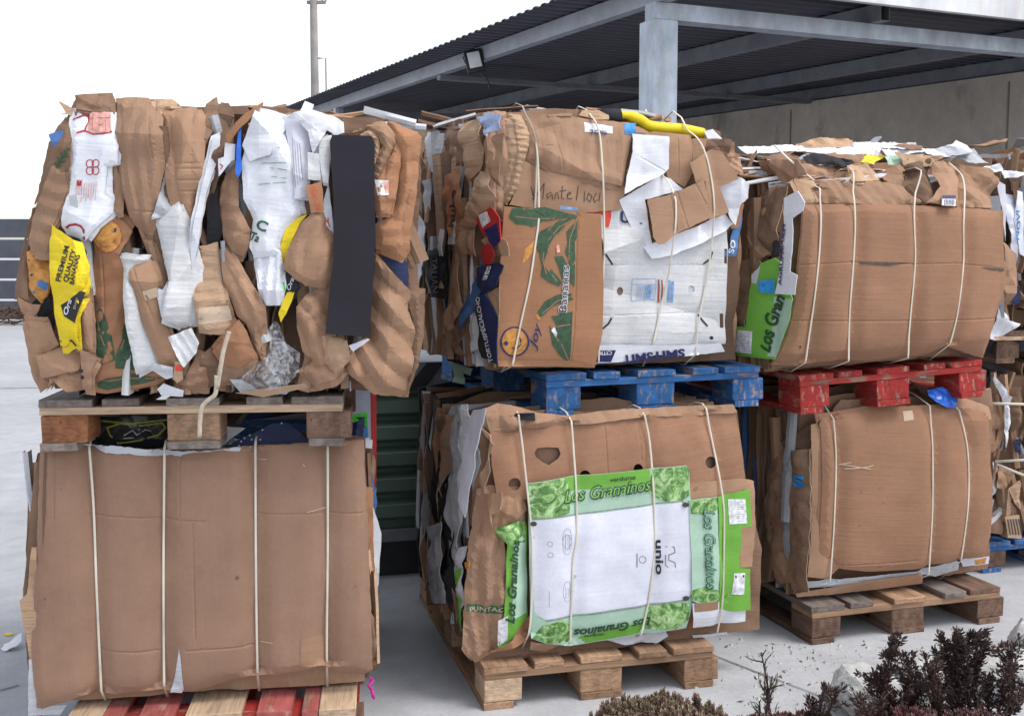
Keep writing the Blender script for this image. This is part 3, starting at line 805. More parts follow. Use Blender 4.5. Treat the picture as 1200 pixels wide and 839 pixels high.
# ---- slat fence far left
fe = empty('slat_fence', (atZ(20, 378, 0).x - 6, atZ(20, 378, 0).y, 0)); tag(fe, 'dark grey horizontal slat fence with bright gaps at the far left edge', 'fence')
fd = atZ(20, 378, 0); ppm = FPX / fd.y; fh = 1.84
for i, x in enumerate((3.8, 8.3)): box('post', x, -.05, 0, x + .34, .05, fh + .16, M['fence'], fe)
for i in range(5):
    z0 = .10 + i * .42
    box('slat', .0, -.02, z0, 3.79, .02, z0 + .365, M['fence'], fe); box('slat', 4.16, -.02, z0, 8.29, .02, z0 + .375, M['fence'], fe)
fe.location.z = -.03
def twigs(name, c, n, L, mat, label, cat, flat=.15, seed=0, spread=(.6, .3)):
    r = random.Random(seed); V = []; Fs = []
    for i in range(n):
        p = Vector((r.gauss(0, spread[0]), r.gauss(0, spread[1]), r.uniform(.01, .15) * flat * 6)); d = Vector((r.uniform(-1, 1), r.uniform(-1, 1), r.uniform(-.3, .4))).normalized()
        pts = [p, p + d * L * .5 + Vector((0, 0, r.uniform(0, .1) * L)), p + d * L * r.uniform(.7, 1)]
        for q in pts: q.z = max(q.z, .005)
        v, f = tube_vf(pts, L * .02, 5); k = len(V); V += v; Fs += [tuple(k + j for j in q) for q in f]
    o = mobj(name, V, Fs, mat, None, True); o.location = c; tag(o, label, cat, None, 'stuff'); return o
twigs('brushwood', fd + Vector((.35, -.6, 0)), 90, .5, M['wooddk'], 'heap of dry brown twigs at the foot of the far slat fence', 'twigs', .4, 3, (.35, .15))

# ---- green waste container between the stacks
ge = empty('waste_container', (-1.3, 4.72, 0), R(16)); tag(ge, 'dark green ribbed steel container standing between the left and middle stacks', 'container')
gw = 1.55
box('body', 0, 0, .17, gw, 1.1, .86, M['binGreen'], ge, .004)
for i in range(5):
    z0 = .26 + i * .118
    V = []; n = 2
    for x in (.02, gw - .02):
        V += [(x, -.001, z0), (x, -.045, z0 + .022), (x, -.045, z0 + .075), (x, -.001, z0 + .1)]
    mobj('rib', V, [(0, 4, 5, 1), (1, 5, 6, 2), (2, 6, 7, 3), (0, 1, 2, 3), (7, 6, 5, 4)], M['binGreen'], ge)
box('bottom_rail', 0, -.05, .17, gw, -.002, .225, M['galvd'], ge, .004)
box('skid', .02, .01, .0, gw - .02, 1.05, .168, M['darkmetal'], ge, .004)
box('top_rail', 0, -.055, .862, gw, 1.1, .98, M['galvd'], ge, .004)
V = []; Fs = []
for i in range(9):
    x = i * .17; k = len(V); V += [(x, -.058, .865), (x + .08, -.058, .865), (x + .17, -.058, .975), (x + .09, -.058, .975)]; Fs.append((k, k + 1, k + 2, k + 3))
mobj('hazard_stripes', V, Fs, M['darkmetal'], ge)

# ================================================================== PALLETS
def pallet(loc, yaw, label, mats, group='wooden pallets under the bales', W=.8, L=1.2, tilt=0, boards=None, seed=0, front=None):
    r = random.Random(seed)
    e = empty('pallet', loc, yaw, tilt); tag(e, label, 'pallet', group)
    g_ = lambda k: M[mats[k]] if isinstance(mats[k], str) else M[r.choice(mats[k])]
    bw = boards or [(0, .145), (.17, .1), (W / 2 - .0725, .145), (W - .27, .1), (W - .145, .145)]
    for i, (x, wd) in enumerate(bw):
        j = r.uniform(-.006, .006)
        m = M[mats['deck'][i % len(mats['deck'])]]
        box('deck_board', x, j, .122, x + wd, L + j, .144, m, e, .003, .0012)
    for y in (0.003, L / 2 - .072, L - .148): box('stringer_board', .002, y, .1, W - .002, y + .145, .1215, g_('stringer'), e, .002, .001, axis=0)
    for bx, wd in ((.004, .1), (W / 2 - .0725, .145), (W - .104, .1)):
        for y, ww in ((.006, .145), (L / 2 - .07, .14), (L - .15, .145)):
            mm = g_('block')
            if front and y < .01: mm = M[front[0 if bx < .1 else 1 if bx < W - .2 else 2]]
            box('block', bx, y, .0225, bx + wd + .025 * (wd < .12), y + ww, .0995, mm, e, .004, .0012, axis=1)
    for x, wd in ((0, .1), (W / 2 - .0725, .145), (W - .1, .1)): box('bottom_board', x + r.uniform(-.003, .003), 0, 0, x + wd, L, .022, g_('bottom'), e, .002, .001)
    return e
Y1 = R(14.7)
g0 = atZ(567, 833, 0)
pallet(g0, Y1, 'light brown wooden pallet on the concrete under the bale with the green box', dict(deck=['wood'], stringer='wood', block=['wood', 'woodl', 'wood'], bottom='wood'), seed=1, front=['woodl', 'wood', 'wood'])
g0 = atZ(951, 756, 0)
pallet(g0, R(17.6), 'dark weathered wooden pallet on the concrete at the right under a plain brown bale', dict(deck=['woodg', 'woodg', 'wood', 'woodg', 'wooddk'], stringer='wood', block='wooddk', bottom='wooddk'), W=.86, seed=2)
g0 = atZ(75, 845, .144); g0.z = 0
pallet(g0, R(6.7), 'wooden pallet with faded red painted boards at the bottom left of the picture', dict(deck=['woodl', 'predf', 'predf', 'woodl', 'predf', 'predf', 'woodl'], stringer='pred', block='wooddk', bottom='pred'), W=.82, seed=3,
       boards=[(0, .098), (.1, .055), (.2, .1), (.335, .155), (.535, .1), (.665, .045), (.712, .108)])
zM = 1.065
g0 = atZ(640, 439, zM); g0.z = zM - .144; MUP = g0.copy(); YM = R(20.5)
pallet(g0, YM, 'blue painted wooden pallet carrying the bale with the banana box', dict(deck=['pblue'], stringer='pblue', block='pblue', bottom='pblue'), seed=4, W=.82)
g0 = atD(939, 440, 4.0); g0.z -= .144; RUP = g0.copy()
pallet(g0, R(19), 'bright red painted wooden pallet carrying the upper right bale', dict(deck=['pred', 'pred', 'pred', 'pred', 'pred'], stringer='pred', block='pred', bottom='pred'), seed=5, W=.82, tilt=R(-2.2))
g0 = atD(44, 469, 3.04); g0.z -= .144; LUP = g0.copy()
pallet(g0, R(6.5), 'grey weathered wooden pallet with an orange stained block holding up the upper left bale', dict(deck=['woodg'], stringer='woodl', block='wooddk', bottom='woodg'), seed=6, W=.835, front=['woodor', 'wood', 'wooddk'])

exec_bales = True
PALX = ['kraft', 'kraft', 'kraftv', 'kraftd', 'kraftd', 'krafto', 'kraftl', 'greyw', 'white', 'kraftd', 'dark']
PALD = ['kraft', 'kraftd', 'kraftd', 'kraft', 'kraftv', 'greyw', 'dark', 'white', 'blue']
GRP = 'strapped bales of waste cardboard stacked on pallets'

# ================================================================== LOWER LEFT BALE
st = [px('Z 103,524 107,600 111,700 117,812'), px('Z 192,527 190,640 190,740 191,806'), px('Z 299,523 299,640 300,740 301,790'), px('Z 384,520 384,640 383,740 383,778')]
o = atZ(42, 835, .146)
b = Bale('cardboard_bale', 'lower left bale wrapped in one big plain brown sheet with four upright straps', o, R(9.5), .97, .77, 1.05, GRP, bulge=.02, straps=st)
b.groove = .018; b.gsig = .035
b.core(); b.strata(30, PALD, 'y', start=.06, seed=11, ztop=lambda t: .74)
c = b.card('cardboard_sheet', 'kraftd', 'Z 27,690 40,560 46,530 60,530 60,800 40,838 32,770', -.02, amp=.006)
b.card('cardboard_sheet', 'kraftl', 'Z 24,702 32,695 38,640 44,640 44,800 36,770', -.01, cr=.006, label='pale torn layer showing at the left edge')
b.card('cardboard_sheet', 'greyw', 'Z 34,772 47,772 43,828 78,826 70,838 33,838', .0, amp=.004, label='pale grey layer showing at the lower left corner')
b.card('cardboard_sheet', 'krafto', 'Z 420,570 437,572 438,640 441,700 440,780 430,775 424,700', -.05, cr=.006, amp=.006)
b.card('cardboard_sheet', 'kraftd', 'Z 425,700 442,730 440,768 428,785', -.03, cr=.01)
c = b.card('box_panel', 'lilac', 'Z 405,455 434,457 437,560 438,600 410,600', -.45, amp=.002, noB=True, label='lilac printed panel with a green sign and red edge')
b.decal(c, 'red', 'Z 434,457 441,460 441,560 439,600 436,600 436,560', 'red_edge')
b.decal(c, 'i_lime', 'Q 38,160 105,148 112,270 65,270', 'green_sign')
b.text(c, 'i_black', 'MON', 'Q 60,168', 'Q 62,250', 11, bold=.02)
b.card('box_panel', 'navy', 'Z 405,500 428,490 424,520 424,600 405,600', -.25, cr=.01)
c = b.card('box_panel', 'navy', 'O 145,350 400,225 470,222 575,310 580,335 400,340', -.06, amp=.01, tilt=(0, -.3), noB=True, label='navy panel with small white stars')
b.multi(c, 'i_white', [circ(*px('O %d,%d' % q)[0], 1.0, 6) for q in ((200, 320), (225, 300), (250, 310), (265, 295), (290, 280), (240, 330), (300, 300), (440, 225), (350, 255), (340, 300))], 'printed_stars')
b.card('paper_sheet', 'greyw', 'O 145,235 272,243 150,335', -.055, tilt=(0, -.3), noB=True)
c = b.card('plastic_bag', 'blackbag', 'M 440,200 900,190 905,360 440,345', -.09, cr=.02, crs=7, amp=.02, noB=True, label='black plastic bag with a faint olive emblem')
b.lines(c, 'i_olive', ['M 535,250 600,228 700,240 800,232 815,255 780,290 700,310 590,325 550,285 535,250', 'M 470,215 640,228 860,215'], 2)
b.lines(c, 'i_grey', ['M 620,285 660,262 680,285 720,262 745,270', 'M 620,298 665,298'], 1.4)
c = b.card('cardboard_sheet', 'greyw', 'Z 95,520 130,522 200,530 245,528 300,522 300,530 240,534 190,536 120,530', .004, amp=.003, tear=.004, label='white torn paper edge along the top')
big = b.card('cardboard_sheet', 'kraftbig', 'Z 46,530 100,526 150,530 190,533 245,529 300,523 350,521 423,518 428,600 431,700 434,787 425,791 400,789 383,781 370,783 340,789 302,791 270,797 225,811 208,812 191,808 165,812 130,812 117,810 95,816 75,823 43,831 38,790 36,760 42,650',
             .01, amp=.004, sc=2.5, curl=.016, cs=.03, tear=.002, h=.014,
             scores=('M 268,380 262,695', 'M 884,385 880,718', 'M 945,730 960,1300', 'M 430,690 1000,720', 'P 0,490 320,470', 'N 490,520 800,525', 'O 330,650 1000,640'), hinge=0, layers=1, label='one big plain brown sheet folded over the front')
b.decal(big, 'greyw', 'N 885,508 893,560 907,710 895,730 840,725 862,650', 'torn_patch')
b.decal(big, 'kraft', 'P 530,430 640,425 640,560 560,570 528,560', 'tape')
b.decal(big, 'kraftd', 'Z 51,531 54,531 53,600 50,640 49,600', 'torn_slit')
b.lines(big, 'i_tape', ['O 540,415 548,425', 'O 560,640 660,622', 'P 340,455 400,455', 'O 330,400 370,395'], 1.0, 'scuff')
b.multi(big, 'i_stain', [circ(*px(q)[0], rr_, 8) for q, rr_ in (('P 232,148', 2.4), ('N 222,260', 1.2), ('P 785,187', 1.0), ('M 300,560', .9))], 'stain')
for s_ in st: b.strap(s_)
b.slivers(20, ['kraft', 'kraftl', 'kraftd', 'greyw'], lambda r: (r.choice((r.uniform(-.02, .01), r.uniform(.955, .985))), r.uniform(.02, .4), r.uniform(.12, .6)), (.15, .4), (.006, .018), .05, 61)
# ================================================================== UPPER LEFT BALE
o = atD(58, 461, 3.0)
o.z = LUP.z + .146
b = Bale('cardboard_bale', 'upper left bale of crumpled boxes with yellow banana bag, white sacks and a black board', o, R(6.5), .98, .80, 1.1, GRP, bulge=.035)
b.core(.09); b.strata(30, PALD, 'x', start=.05, seed=12, ztop=lambda t: .76 - max(0, .14 - t) * 1.8, jx=.02)
LUc = b
b.card('cardboard_sheet', 'kraftd', 'Z 70,150 88,115 130,112 140,125 240,125 300,124 365,130 440,142 488,158 494,200 488,300 494,370 484,430 456,458 400,455 330,458 66,455 50,430 40,370 25,330 34,280 52,200', -.115, amp=.015, cr=.02, curl=.03, h=.02, noB=True)
card = b.card
# left edge group
card('cardboard_sheet', 'kraftd', 'A 245,340 330,220 370,240 350,400 255,470 185,650 178,640', -.03, cr=.008, curl=.02, label='brown sheet with torn green print at the left edge')
card('cardboard_scrap', 'kraftl', 'A 285,120 300,125 360,160 350,195 325,182', -.02, amp=.006)
card('cardboard_scrap', 'blue', 'A 240,285 300,265 350,275 330,330 262,350', -.022, cr=.008)
c = card('cardboard_scrap', 'kraftd', 'A 268,390 350,320 348,440 300,480', -.015, cr=.006); b.multi(c, 'i_dkgreen', frond(*px('A 275,450 345,345'), n=5, wdt=6))
card('cardboard_sheet', 'kraftv', 'A 172,640 250,438 312,428 330,560 290,650 240,780 225,860 150,860 130,820 152,690', -.012, curl=.012, amp=.006)
card('cardboard_sheet', 'kraftd', 'A 118,830 155,655 175,650 160,760 130,830 C 130,200 145,310 85,320 72,240', -.03, curl=.02)
c = card('box_panel', 'i_orange', 'C 135,62 215,66 245,150 235,260 200,320 140,240', -.03, cr=.01, curl=.01, label='orange printed scrap with blue and dark marks')
b.lines(c, 'i_navy', ['C 145,105 170,85 215,85', 'C 150,180 160,175'], 2); b.multi(c, 'blue', ['C 150,240 200,200 240,220 230,250 170,270'], 'printed_patch')
card('cardboard_sheet', 'kraft', 'C 85,290 140,320 195,325 180,360 145,400 100,360', -.01, cr=.01, curl=.01)
card('cardboard_sheet', 'dark', 'C 150,320 240,250 265,400 250,480 190,400', -.05, cr=.01)
card('cardboard_sheet', 'kraft', 'C 135,400 240,412 290,520 218,565 210,640 245,715 205,745 170,640', -.012, curl=.015, cr=.008)
card('cardboard_sheet', 'kraft', 'C 200,580 370,528 392,600 385,645 228,682', .012, cr=.008, curl=.012)
card('cardboard_sheet', 'kraft', 'C 218,752 250,678 330,650 400,640 432,655 440,745 330,752 262,700', .015, cr=.012, fold=(.9, .05, .012), curl=.01)
# top crumple
card('cardboard_sheet', 'kraftd', 'A 365,90 430,84 545,76 563,112 562,180 430,168 372,160', -.005, cr=.02, curl=.01)
card('cardboard_sheet', 'kraftv', 'A 500,460 570,430 600,560 608,690 580,698 525,600', -.01, cr=.01)
# white panel with flower
c = card('box_panel', 'white', 'A 350,150 378,143 412,180 420,205 440,165 545,172 566,200 578,330 570,430 518,440 508,580 548,605 545,668 470,745 418,808 405,800 330,770 303,728 310,690 330,560 342,400 340,200', .012, amp=.005, curl=.010, cs=.012, cr=.003, label='white printed box panel with a red flower outline')
b.decal(c, 'i_pink', 'A 428,180 445,166 540,172 540,272 420,272', 'printed_patch')
b.lines(c, 'i_red', ['A 345,205 415,180 425,205 405,260 365,272', 'A 405,262 450,280 500,278 545,268'], 1.8)
b.lines(c, 'i_brownred', ['A 445,180 445,260', 'A 480,180 480,260', 'A 515,185 515,262', 'A 435,200 535,200', 'A 435,235 535,235'], .6)
fl_ = []
for k in range(4):
    cx_, cy_ = px('A 447,443')[0]; an = math.pi / 4 + k * math.pi / 2
    fl_.append(ring(cx_ + 5.2 * math.cos(an), cy_ + 6 * math.sin(an), 4.6, 1, 12))
b.lines(c, 'i_red', fl_, 1.1, 'logo')
b.decal(c, 'i_red', 'A 366,508 390,508 390,535 366,535', 'printed_patch')
b.lines(c, 'i_pink', ['A %d,%d %d,%d' % (x, 500 + (x * 7) % 23, x - 4, 585 + (x * 13) % 31) for x in range(365, 475, 13)], .8)
b.lines(c, 'i_red', ['A 312,742 330,730 365,726 395,735 412,755 412,800'], 2.6)
# kraft strips
card('cardboard_sheet', 'kraftv', 'A 562,114 640,108 720,113 760,160 800,200 806,430 765,640 770,720 735,800 690,760 635,690 598,560 568,300', .018, curl=.03, cs=.03, amp=.006, scores=('A 728,130 748,400', 'A 625,660 750,665'))
card('cardboard_sheet', 'kraftl', 'A 722,118 850,122 880,150 800,162 812,430 790,520 765,560 762,420', .005, curl=.02, fold=(0, .03, .01))
card('cardboard_sheet', 'kraft', 'A 805,165 985,158 1012,200 1000,420 965,600 972,700 945,850 925,840 880,700 850,560 838,470 815,330', .022, curl=.02, cs=.025, amp=.005, scores=('A 835,428 990,425', 'A 838,455 985,452', 'A 845,512 980,508', 'A 850,565 970,562'))
card('cardboard_sheet', 'kraftd', 'A 985,160 1060,150 1091,180 1091,280 1040,300 1000,480 985,480', -.01, curl=.02)
card('paper_sheet', 'greyw', 'A 818,425 840,470 852,560 872,625 800,690 748,705 775,610', .005, cr=.02, crs=16)
c = card('cardboard_sheet', 'whitew', 'A 748,702 872,608 912,715 C 925,25 972,190 932,432 862,432 793,386 826,208 800,110', .03, amp=.006, curl=.012, cs=.015, fold=(1.5, .02, .0014), label='long white washboard strip')
card('cardboard_sheet', 'kraftd', 'C 700,0 745,10 800,200 822,210 795,300 770,250 735,110', .0, curl=.02)
c = card('cardboard_sheet', 'whitew', 'C 572,85 600,78 735,90 722,112 662,130 640,180 682,330 730,450 772,622 662,672 620,420 600,150', .022, amp=.005, curl=.012, cs=.012, fold=(1.5, .02, .0014))
c = card('cardboard_sheet', 'kraft', 'C 638,150 680,110 728,95 772,200 768,300 795,400 842,520 858,620 800,632 742,500 690,380', .032, amp=.005, curl=.015, cs=.02, scores=('C 655,150 750,400',))
b.decal(c, 'i_tape', 'C 700,260 765,240 775,285 712,305', 'tape')
card('cardboard_sheet', 'greyw', 'C 735,640 760,612 850,630 852,680 820,690', .03, cr=.015)
card('paper_sheet', 'white', 'C 762,240 800,250 825,205 815,330 792,385', .012)
c = card('cardboard_sheet', 'kraftl', 'Z 230,294 252,290 258,330 271,384 262,393 232,391 228,350', .03, amp=.005, curl=.01, cs=.015, label='tan strip with a band of tape')
b.decal(c, 'i_tape', 'Z 232,362 267,358 271,376 232,381', 'tape')
card('cardboard_sheet', 'whitew', 'C 828,482 940,436 982,510 965,562 905,632 870,575', .03, amp=.006, fold=(.6, .02, .005))
card('cardboard_sheet', 'kraft', 'C 955,640 985,560 1030,570 1038,640 1010,748 940,742 850,715 855,690 930,700', .02, cr=.02, curl=.02)
c = card('cardboard_sheet', 'kraftl', 'C 860,600 895,610 900,690 870,710 852,690', .03); b.decal(c, 'i_redorange', 'C 862,622 896,622 896,650 864,648', 'printed_patch')
card('paper_sheet', 'white', 'C 770,740 800,712 905,745 900,775 790,770', .02, cr=.01)
card('cardboard_sheet', 'white', 'Z 249,162 258,158 257,176 241,228 231,295 225,315 223,288 234,228', .015, curl=.006, label='narrow white strip')
# brown banana box at the bottom
c = card('box_panel', 'krafto', 'A 455,700 490,670 540,665 600,715 640,760 C 575,85 600,130 618,420 662,668 740,650 800,640 822,685 770,712 640,742 520,755 432,745 432,560 445,420 432,240 445,90', .008, amp=.008, cr=.004, curl=.015, scores=('C 485,80 520,540',), label='brown banana box with green leaf print and smiling face')
b.decal(c, 'i_orange', circ(*px('A 518,785')[0], 17, 20, 19) and [b.hit(p, 'F', c.w) for p in circ(*px('A 518,785')[0], 17, 20, 19)], 'logo')
b.lines(c, 'i_brownred', [ring(*px('A 518,785')[0], 17, 1, 20, 19), circ(*px('A 512,790')[0], 11, 10, 11, .2, 2.4)], 1.2, 'logo_outline')
b.multi(c, 'i_navy', [circ(*px('A 553,755')[0], 2.6, 8)], 'logo_eye')
rr = random.Random(5); fr = []
for p, q, wd in (('C 470,350', 'C 560,620', 11), ('C 560,640', 'C 500,400', 12), ('C 620,640', 'C 560,440', 12), ('C 480,720', 'C 800,690', 8), ('C 440,720', 'C 640,560', 12), ('C 460,500', 'C 540,700', 14), ('C 620,560', 'C 600,420', 8)):
    fr += frond(px(p)[0], px(q)[0], 9, wd, .5, rr)
b.multi(c, 'i_leaf', ['C 448,345 490,345 510,380 545,480 560,600 500,620 460,560 475,470 448,440', 'C 600,420 618,440 640,560 650,650 560,640 560,580 590,500', 'C 440,720 520,690 640,670 790,690 700,715 600,730 520,748'], 'printed_leaves', off=.0016); b.lines(c, 'krafto', ['C 460,360 490,480 540,600', 'C 470,400 500,420', 'C 560,620 600,500', 'C 450,715 600,690 760,690', 'C 500,560 540,590', 'C 450,700 500,600'], 1.5, 'printed_veins')
card('cardboard_sheet', 'kraft', 'C 375,380 400,330 440,235 452,380 455,560 405,545 388,520', .02, curl=.012, amp=.005)
c = card('cardboard_sheet', 'kraft', 'C 388,545 430,560 478,590 450,650 452,745 405,735 395,640', .03, cr=.008, curl=.01)
b.multi(c, 'i_black', [circ(*px('C %d,%d' % q)[0], 2.4, 8) for q in ((398, 650), (402, 682))], 'rivet_holes')
# yellow bag
card('cardboard_sheet', 'dark', 'C 300,-30 390,0 430,60 430,140 390,60 310,30', .01, cr=.01)
c = card('printed_bag', 'yellow', 'A 240,762 262,775 350,835 C 400,52 432,170 418,240 390,262 425,262 380,350 386,522 350,500 320,530 288,530 270,400 250,250 232,100 230,5', .03, amp=.008, cr=.008, curl=.012, cs=.015, label='yellow banana bag with black lettering')
for t_, p, q, h_ in (('PREMIUM', 'C 300,212', 'C 342,38', 6.5), ('QUALITY', 'C 340,215', 'C 382,55', 6.5), ('BANANAS', 'C 372,225', 'C 402,80', 6)):
    b.text(c, 'i_black', t_, p, q, h_, bold=.025)
b.decal(c, 'i_black', 'C 300,325 345,300 400,255 424,262 400,330 372,412 318,380', 'printed_patch')
b.text(c, 'i_white', 'Ora', 'C 335,375', 'C 362,300', 6, .3, .02, off=.005); b.text(c, 'i_tape', 'Bio', 'C 378,345', 'C 392,290', 3, off=.005)
b.lines(c, 'i_black', ['C 290,505 350,500 375,525'], 2)
# brown flap and neighbours
card('cardboard_sheet', 'kraftd', 'B 0,175 50,140 62,180 40,250 0,335 -35,300', .01, curl=.015)
card('cardboard_sheet', 'kraftd', 'B 58,140 105,140 132,200 128,320 70,470 12,640 0,700 -10,600 20,420 70,300', .012, cr=.01, curl=.015)
card('cardboard_sheet', 'dark', 'B 10,640 60,480 62,620 90,760 60,839 10,830', -.02)
card('cardboard_sheet', 'krafto', 'B 98,292 150,225 205,178 290,128 290,140 240,192 170,255 112,328', .05, amp=.005, tilt=(.1, .2))
c = card('paper_sheet', 'white', 'B 100,325 150,332 146,410 130,415 70,492 65,405 95,395', .02, cr=.004); b.lines(c, 'i_red', ['B 75,430 90,440 80,455'], 1.2)
card('cardboard_sheet', 'kraft', 'B 60,615 85,480 152,412 162,640 224,752 210,839 D 185,90 130,65 90,-30', .025, cr=.015, crs=8, curl=.02, fold=(1.3, .05, .008))
card('plastic_scrap', 'blueplastic', 'B 182,248 165,275 148,465 165,498 182,452 176,380', .03, cr=.01)
# white sacks
c = card('printed_sack', 'white', 'B 215,280 250,165 330,188 398,212 362,262 372,285 432,420 442,560 470,680 392,760 360,839 D 380,80 240,95 B 215,839 232,700 185,600 178,420', .03, amp=.01, cr=.008, crs=6, curl=.02, cs=.02, fold=(-.1, .07, .010), label='tall white printed sack with green lettering')
b.lines(c, 'i_fadedgreen', ['B 280,425 400,428', 'B 325,450 405,462', 'B 330,492 400,500', 'B 330,380 400,385', 'B 265,530 400,520', 'B 335,340 370,355'], .9)
b.text(c, 'i_green', 'C', 'B 245,745', 'B 300,765', 12, bold=.03)
b.text(c, 'i_green', 'Ta', 'B 215,800', 'B 260,815', 10, .2, .03)
c = card('printed_sack', 'white', 'D 238,92 300,70 372,70 392,150 402,232 378,328 290,330 268,230', .035, fold=(0, .03, .014), curl=.01, amp=.006, label='pleated lower end of the white sack')
b.lines(c, 'i_lime', ['D 235,10 262,70', 'D 300,5 305,60', 'D 385,215 395,255'], 2)
card('paper_sheet', 'white', 'B 178,335 205,270 250,168 382,232 320,385 250,402 218,415', .048, cr=.006, curl=.008, tilt=(0, .08))
c = card('paper_sheet', 'whiteprint', 'B 385,205 510,178 516,330 506,510 497,592 440,602 436,480 405,310', .035, amp=.008, curl=.008, cr=.004)
b.lines(c, 'i_grey', ['B %d,%d %d,%d' % (430 + i * 12, 300 + i * 9, 446 + i * 12, 545 - i * 12) for i in range(4)], .6)
card('paper_sheet', 'white', 'B 395,205 440,178 530,165 640,195 682,222 686,275 640,292 600,262 560,330 530,382 508,272 450,210', .045, cr=.02, crs=14, label='crumpled white paper on the top edge')
card('paper_sheet', 'white', 'B 492,120 537,138 525,168 468,168', .03, amp=.003)
card('paper_sheet', 'whitew', 'B 505,372 562,380 572,510 508,505', .045, cr=.006)
card('paper_sheet', 'whitew', 'B 560,300 622,288 612,360 608,525 582,522 562,400', .042, cr=.008, curl=.008)
card('cardboard_sheet', 'kraftd', 'B 440,602 500,580 520,670 470,690', -.0)
c = card('cardboard_scrap', 'krafto', 'B 494,540 575,515 586,662 522,672', .048, amp=.004, label='small brown strip with a red number')
b.text(c, 'i_redorange', '1521.25', 'B 520,545', 'B 552,660', -5 if False else 6, bold=.0)
c = card('paper_sheet', 'white', 'B 575,640 608,520 628,700 636,839 D 625,70 600,0 B 598,800', .03, cr=.003); b.text(c, 'i_redorange', 'YY', 'B 588,750', 'B 625,735', 11, bold=.03)
# yellow behind leaf
c = card('printed_bag', 'yellow', 'B 372,830 398,745 455,695 505,675 470,720 412,839 D 400,85 380,170 D 372,90', .02, amp=.006, cr=.006)
card('cardboard_sheet', 'dark', 'D 385,150 450,180 470,240 420,330 385,260', .012)
c = card('printed_bag', 'yellow', 'D 405,262 440,262 430,300 400,370 372,412 362,370 385,300', .025, cr=.006, label='yellow bag end with black print')
c = card('box_panel', 'dark', 'D 395,170 455,195 462,240 430,268 400,262', .024); b.text(c, 'i_white', 'Ora', 'D 418,255', 'D 440,195', 5, .3, .02)
card('cardboard_sheet', 'kraft', 'B 408,839 470,722 530,668 572,680 605,760 D 628,20 625,152 572,236 482,214 384,150 400,70', .045, curl=.02, cs=.02, amp=.008, cr=.006, crs=5)
card('cardboard_sheet', 'kraft', 'D 448,335 500,272 592,228 602,300 586,470 620,490 604,562 642,640 602,692 540,716 468,662 528,602 478,560 446,430', .035, cr=.025, crs=7, fold=(.5, .05, .014), curl=.02)
card('cardboard_sheet', 'kraftl', 'D 608,482 700,500 718,590 642,662 600,552', .04, cr=.02, curl=.015)
card('cardboard_sheet', 'kraft', 'D 460,650 560,600 640,640 690,640 640,690 560,715', .03, cr=.02, curl=.01, fold=(.2, .04, .01))
# black board
card('foam_board', 'black', 'B 612,315 626,283 820,290 834,320 835,600 D 840,10 822,300 806,486 590,470 606,300 630,100 B 630,600', .085, amp=.0008, sc=1, th=.02, tear=0, noB=True, label='long flat black foam board')
# brown rolls right of the board
card('cardboard_sheet', 'kraftd', 'B 680,200 800,198 905,210 870,220 760,275 690,280', .02, cr=.008)
card('cardboard_sheet', 'kraft', 'B 720,272 800,222 872,213 932,290 915,380 882,450 832,545 838,400 872,340 850,290 800,252', .045, curl=.025, cs=.02, fold=(1.1, .02, .004), amp=.006)
card('cardboard_sheet', 'kraftl', 'B 760,280 812,250 862,300 862,372 828,445 830,320', .035, curl=.02, cs=.015, fold=(1.0, .015, .003))
c = card('cardboard_sheet', 'krafto', 'B 828,545 900,420 942,330 948,420 936,560 912,692 842,692', .05, curl=.02, cs=.02, amp=.008, cr=.006, scores=('B 905,340 880,540',))
b.decal(c, 'i_white', 'B 835,505 905,510 904,582 850,586', 'sticker'); b.decal(c, 'i_pink', 'B 880,515 905,515 904,570 885,572', 'printed_patch', off=.003)
card('cardboard_sheet', 'krafto', 'B 892,212 932,220 985,250 1052,270 1047,340 1022,560 992,720 992,839 D 985,52 950,92 840,50 B 836,722 902,692 952,560 955,420 950,330', .025, curl=.025, cs=.03, amp=.008, cr=.008, crs=6)
card('cardboard_sheet', 'navy', 'D 868,88 1000,112 1000,240 985,250', -.02)
card('cardboard_sheet', 'kraft', 'D 842,78 900,150 992,250 1002,300 990,342 1032,440 1026,560 992,772 930,766 830,756 742,692 690,642 722,560 812,490 822,250', .035, curl=.025, cs=.03, amp=.01, cr=.012, crs=6, fold=(.75, .06, .022), label='large crumpled brown sheet fanning out below the black board')
card('cardboard_sheet', 'kraftd', 'D 1000,248 1082,262 1070,500 1040,640 995,772 1022,600 1032,440 1005,330', .0, curl=.02, cr=.01)
card('paper_sheet', 'white', 'D 705,525 800,490 812,495 730,555', .03)
# lower middle
card('cardboard_sheet', 'kraft', 'D 72,20 130,80 205,200 270,312 282,430 272,582 245,572 200,420 150,382 82,200', .028, curl=.02, cr=.012, fold=(.4, .04, .008))
c = card('cardboard_sheet', 'krafto', 'D 48,540 162,398 200,450 262,592 180,650 92,622', .03, cr=.01, curl=.01)
card('cardboard_sheet', 'kraftd', 'D 80,622 262,592 240,660 180,700 85,708', .02, curl=.01)
card('cardboard_sheet', 'kraftd', 'C 1000,560 1050,520 1091,530 D 60,720 0,740 -30,700', .01, cr=.012)
card('cardboard_sheet', 'kraftl', 'D 150,757 490,710 506,730 290,777', .05, amp=.003, th=.006)
card('cardboard_sheet', 'greyw', 'D 120,690 180,690 260,740 420,745 400,765 180,760', .03, cr=.01)
card('plastic_film', 'film', 'D 312,440 340,405 365,425 402,520 468,560 462,655 382,742 250,748 165,738 168,690 250,620 322,560', .055, cr=.025, crs=7, amp=.02, h=.008, th=.001, label='crumpled clear plastic film')
card('plastic_film', 'film', 'D 300,600 330,470 390,500 440,590 380,690 300,720', .075, cr=.03, crs=8, amp=.02, h=.008, th=.001)
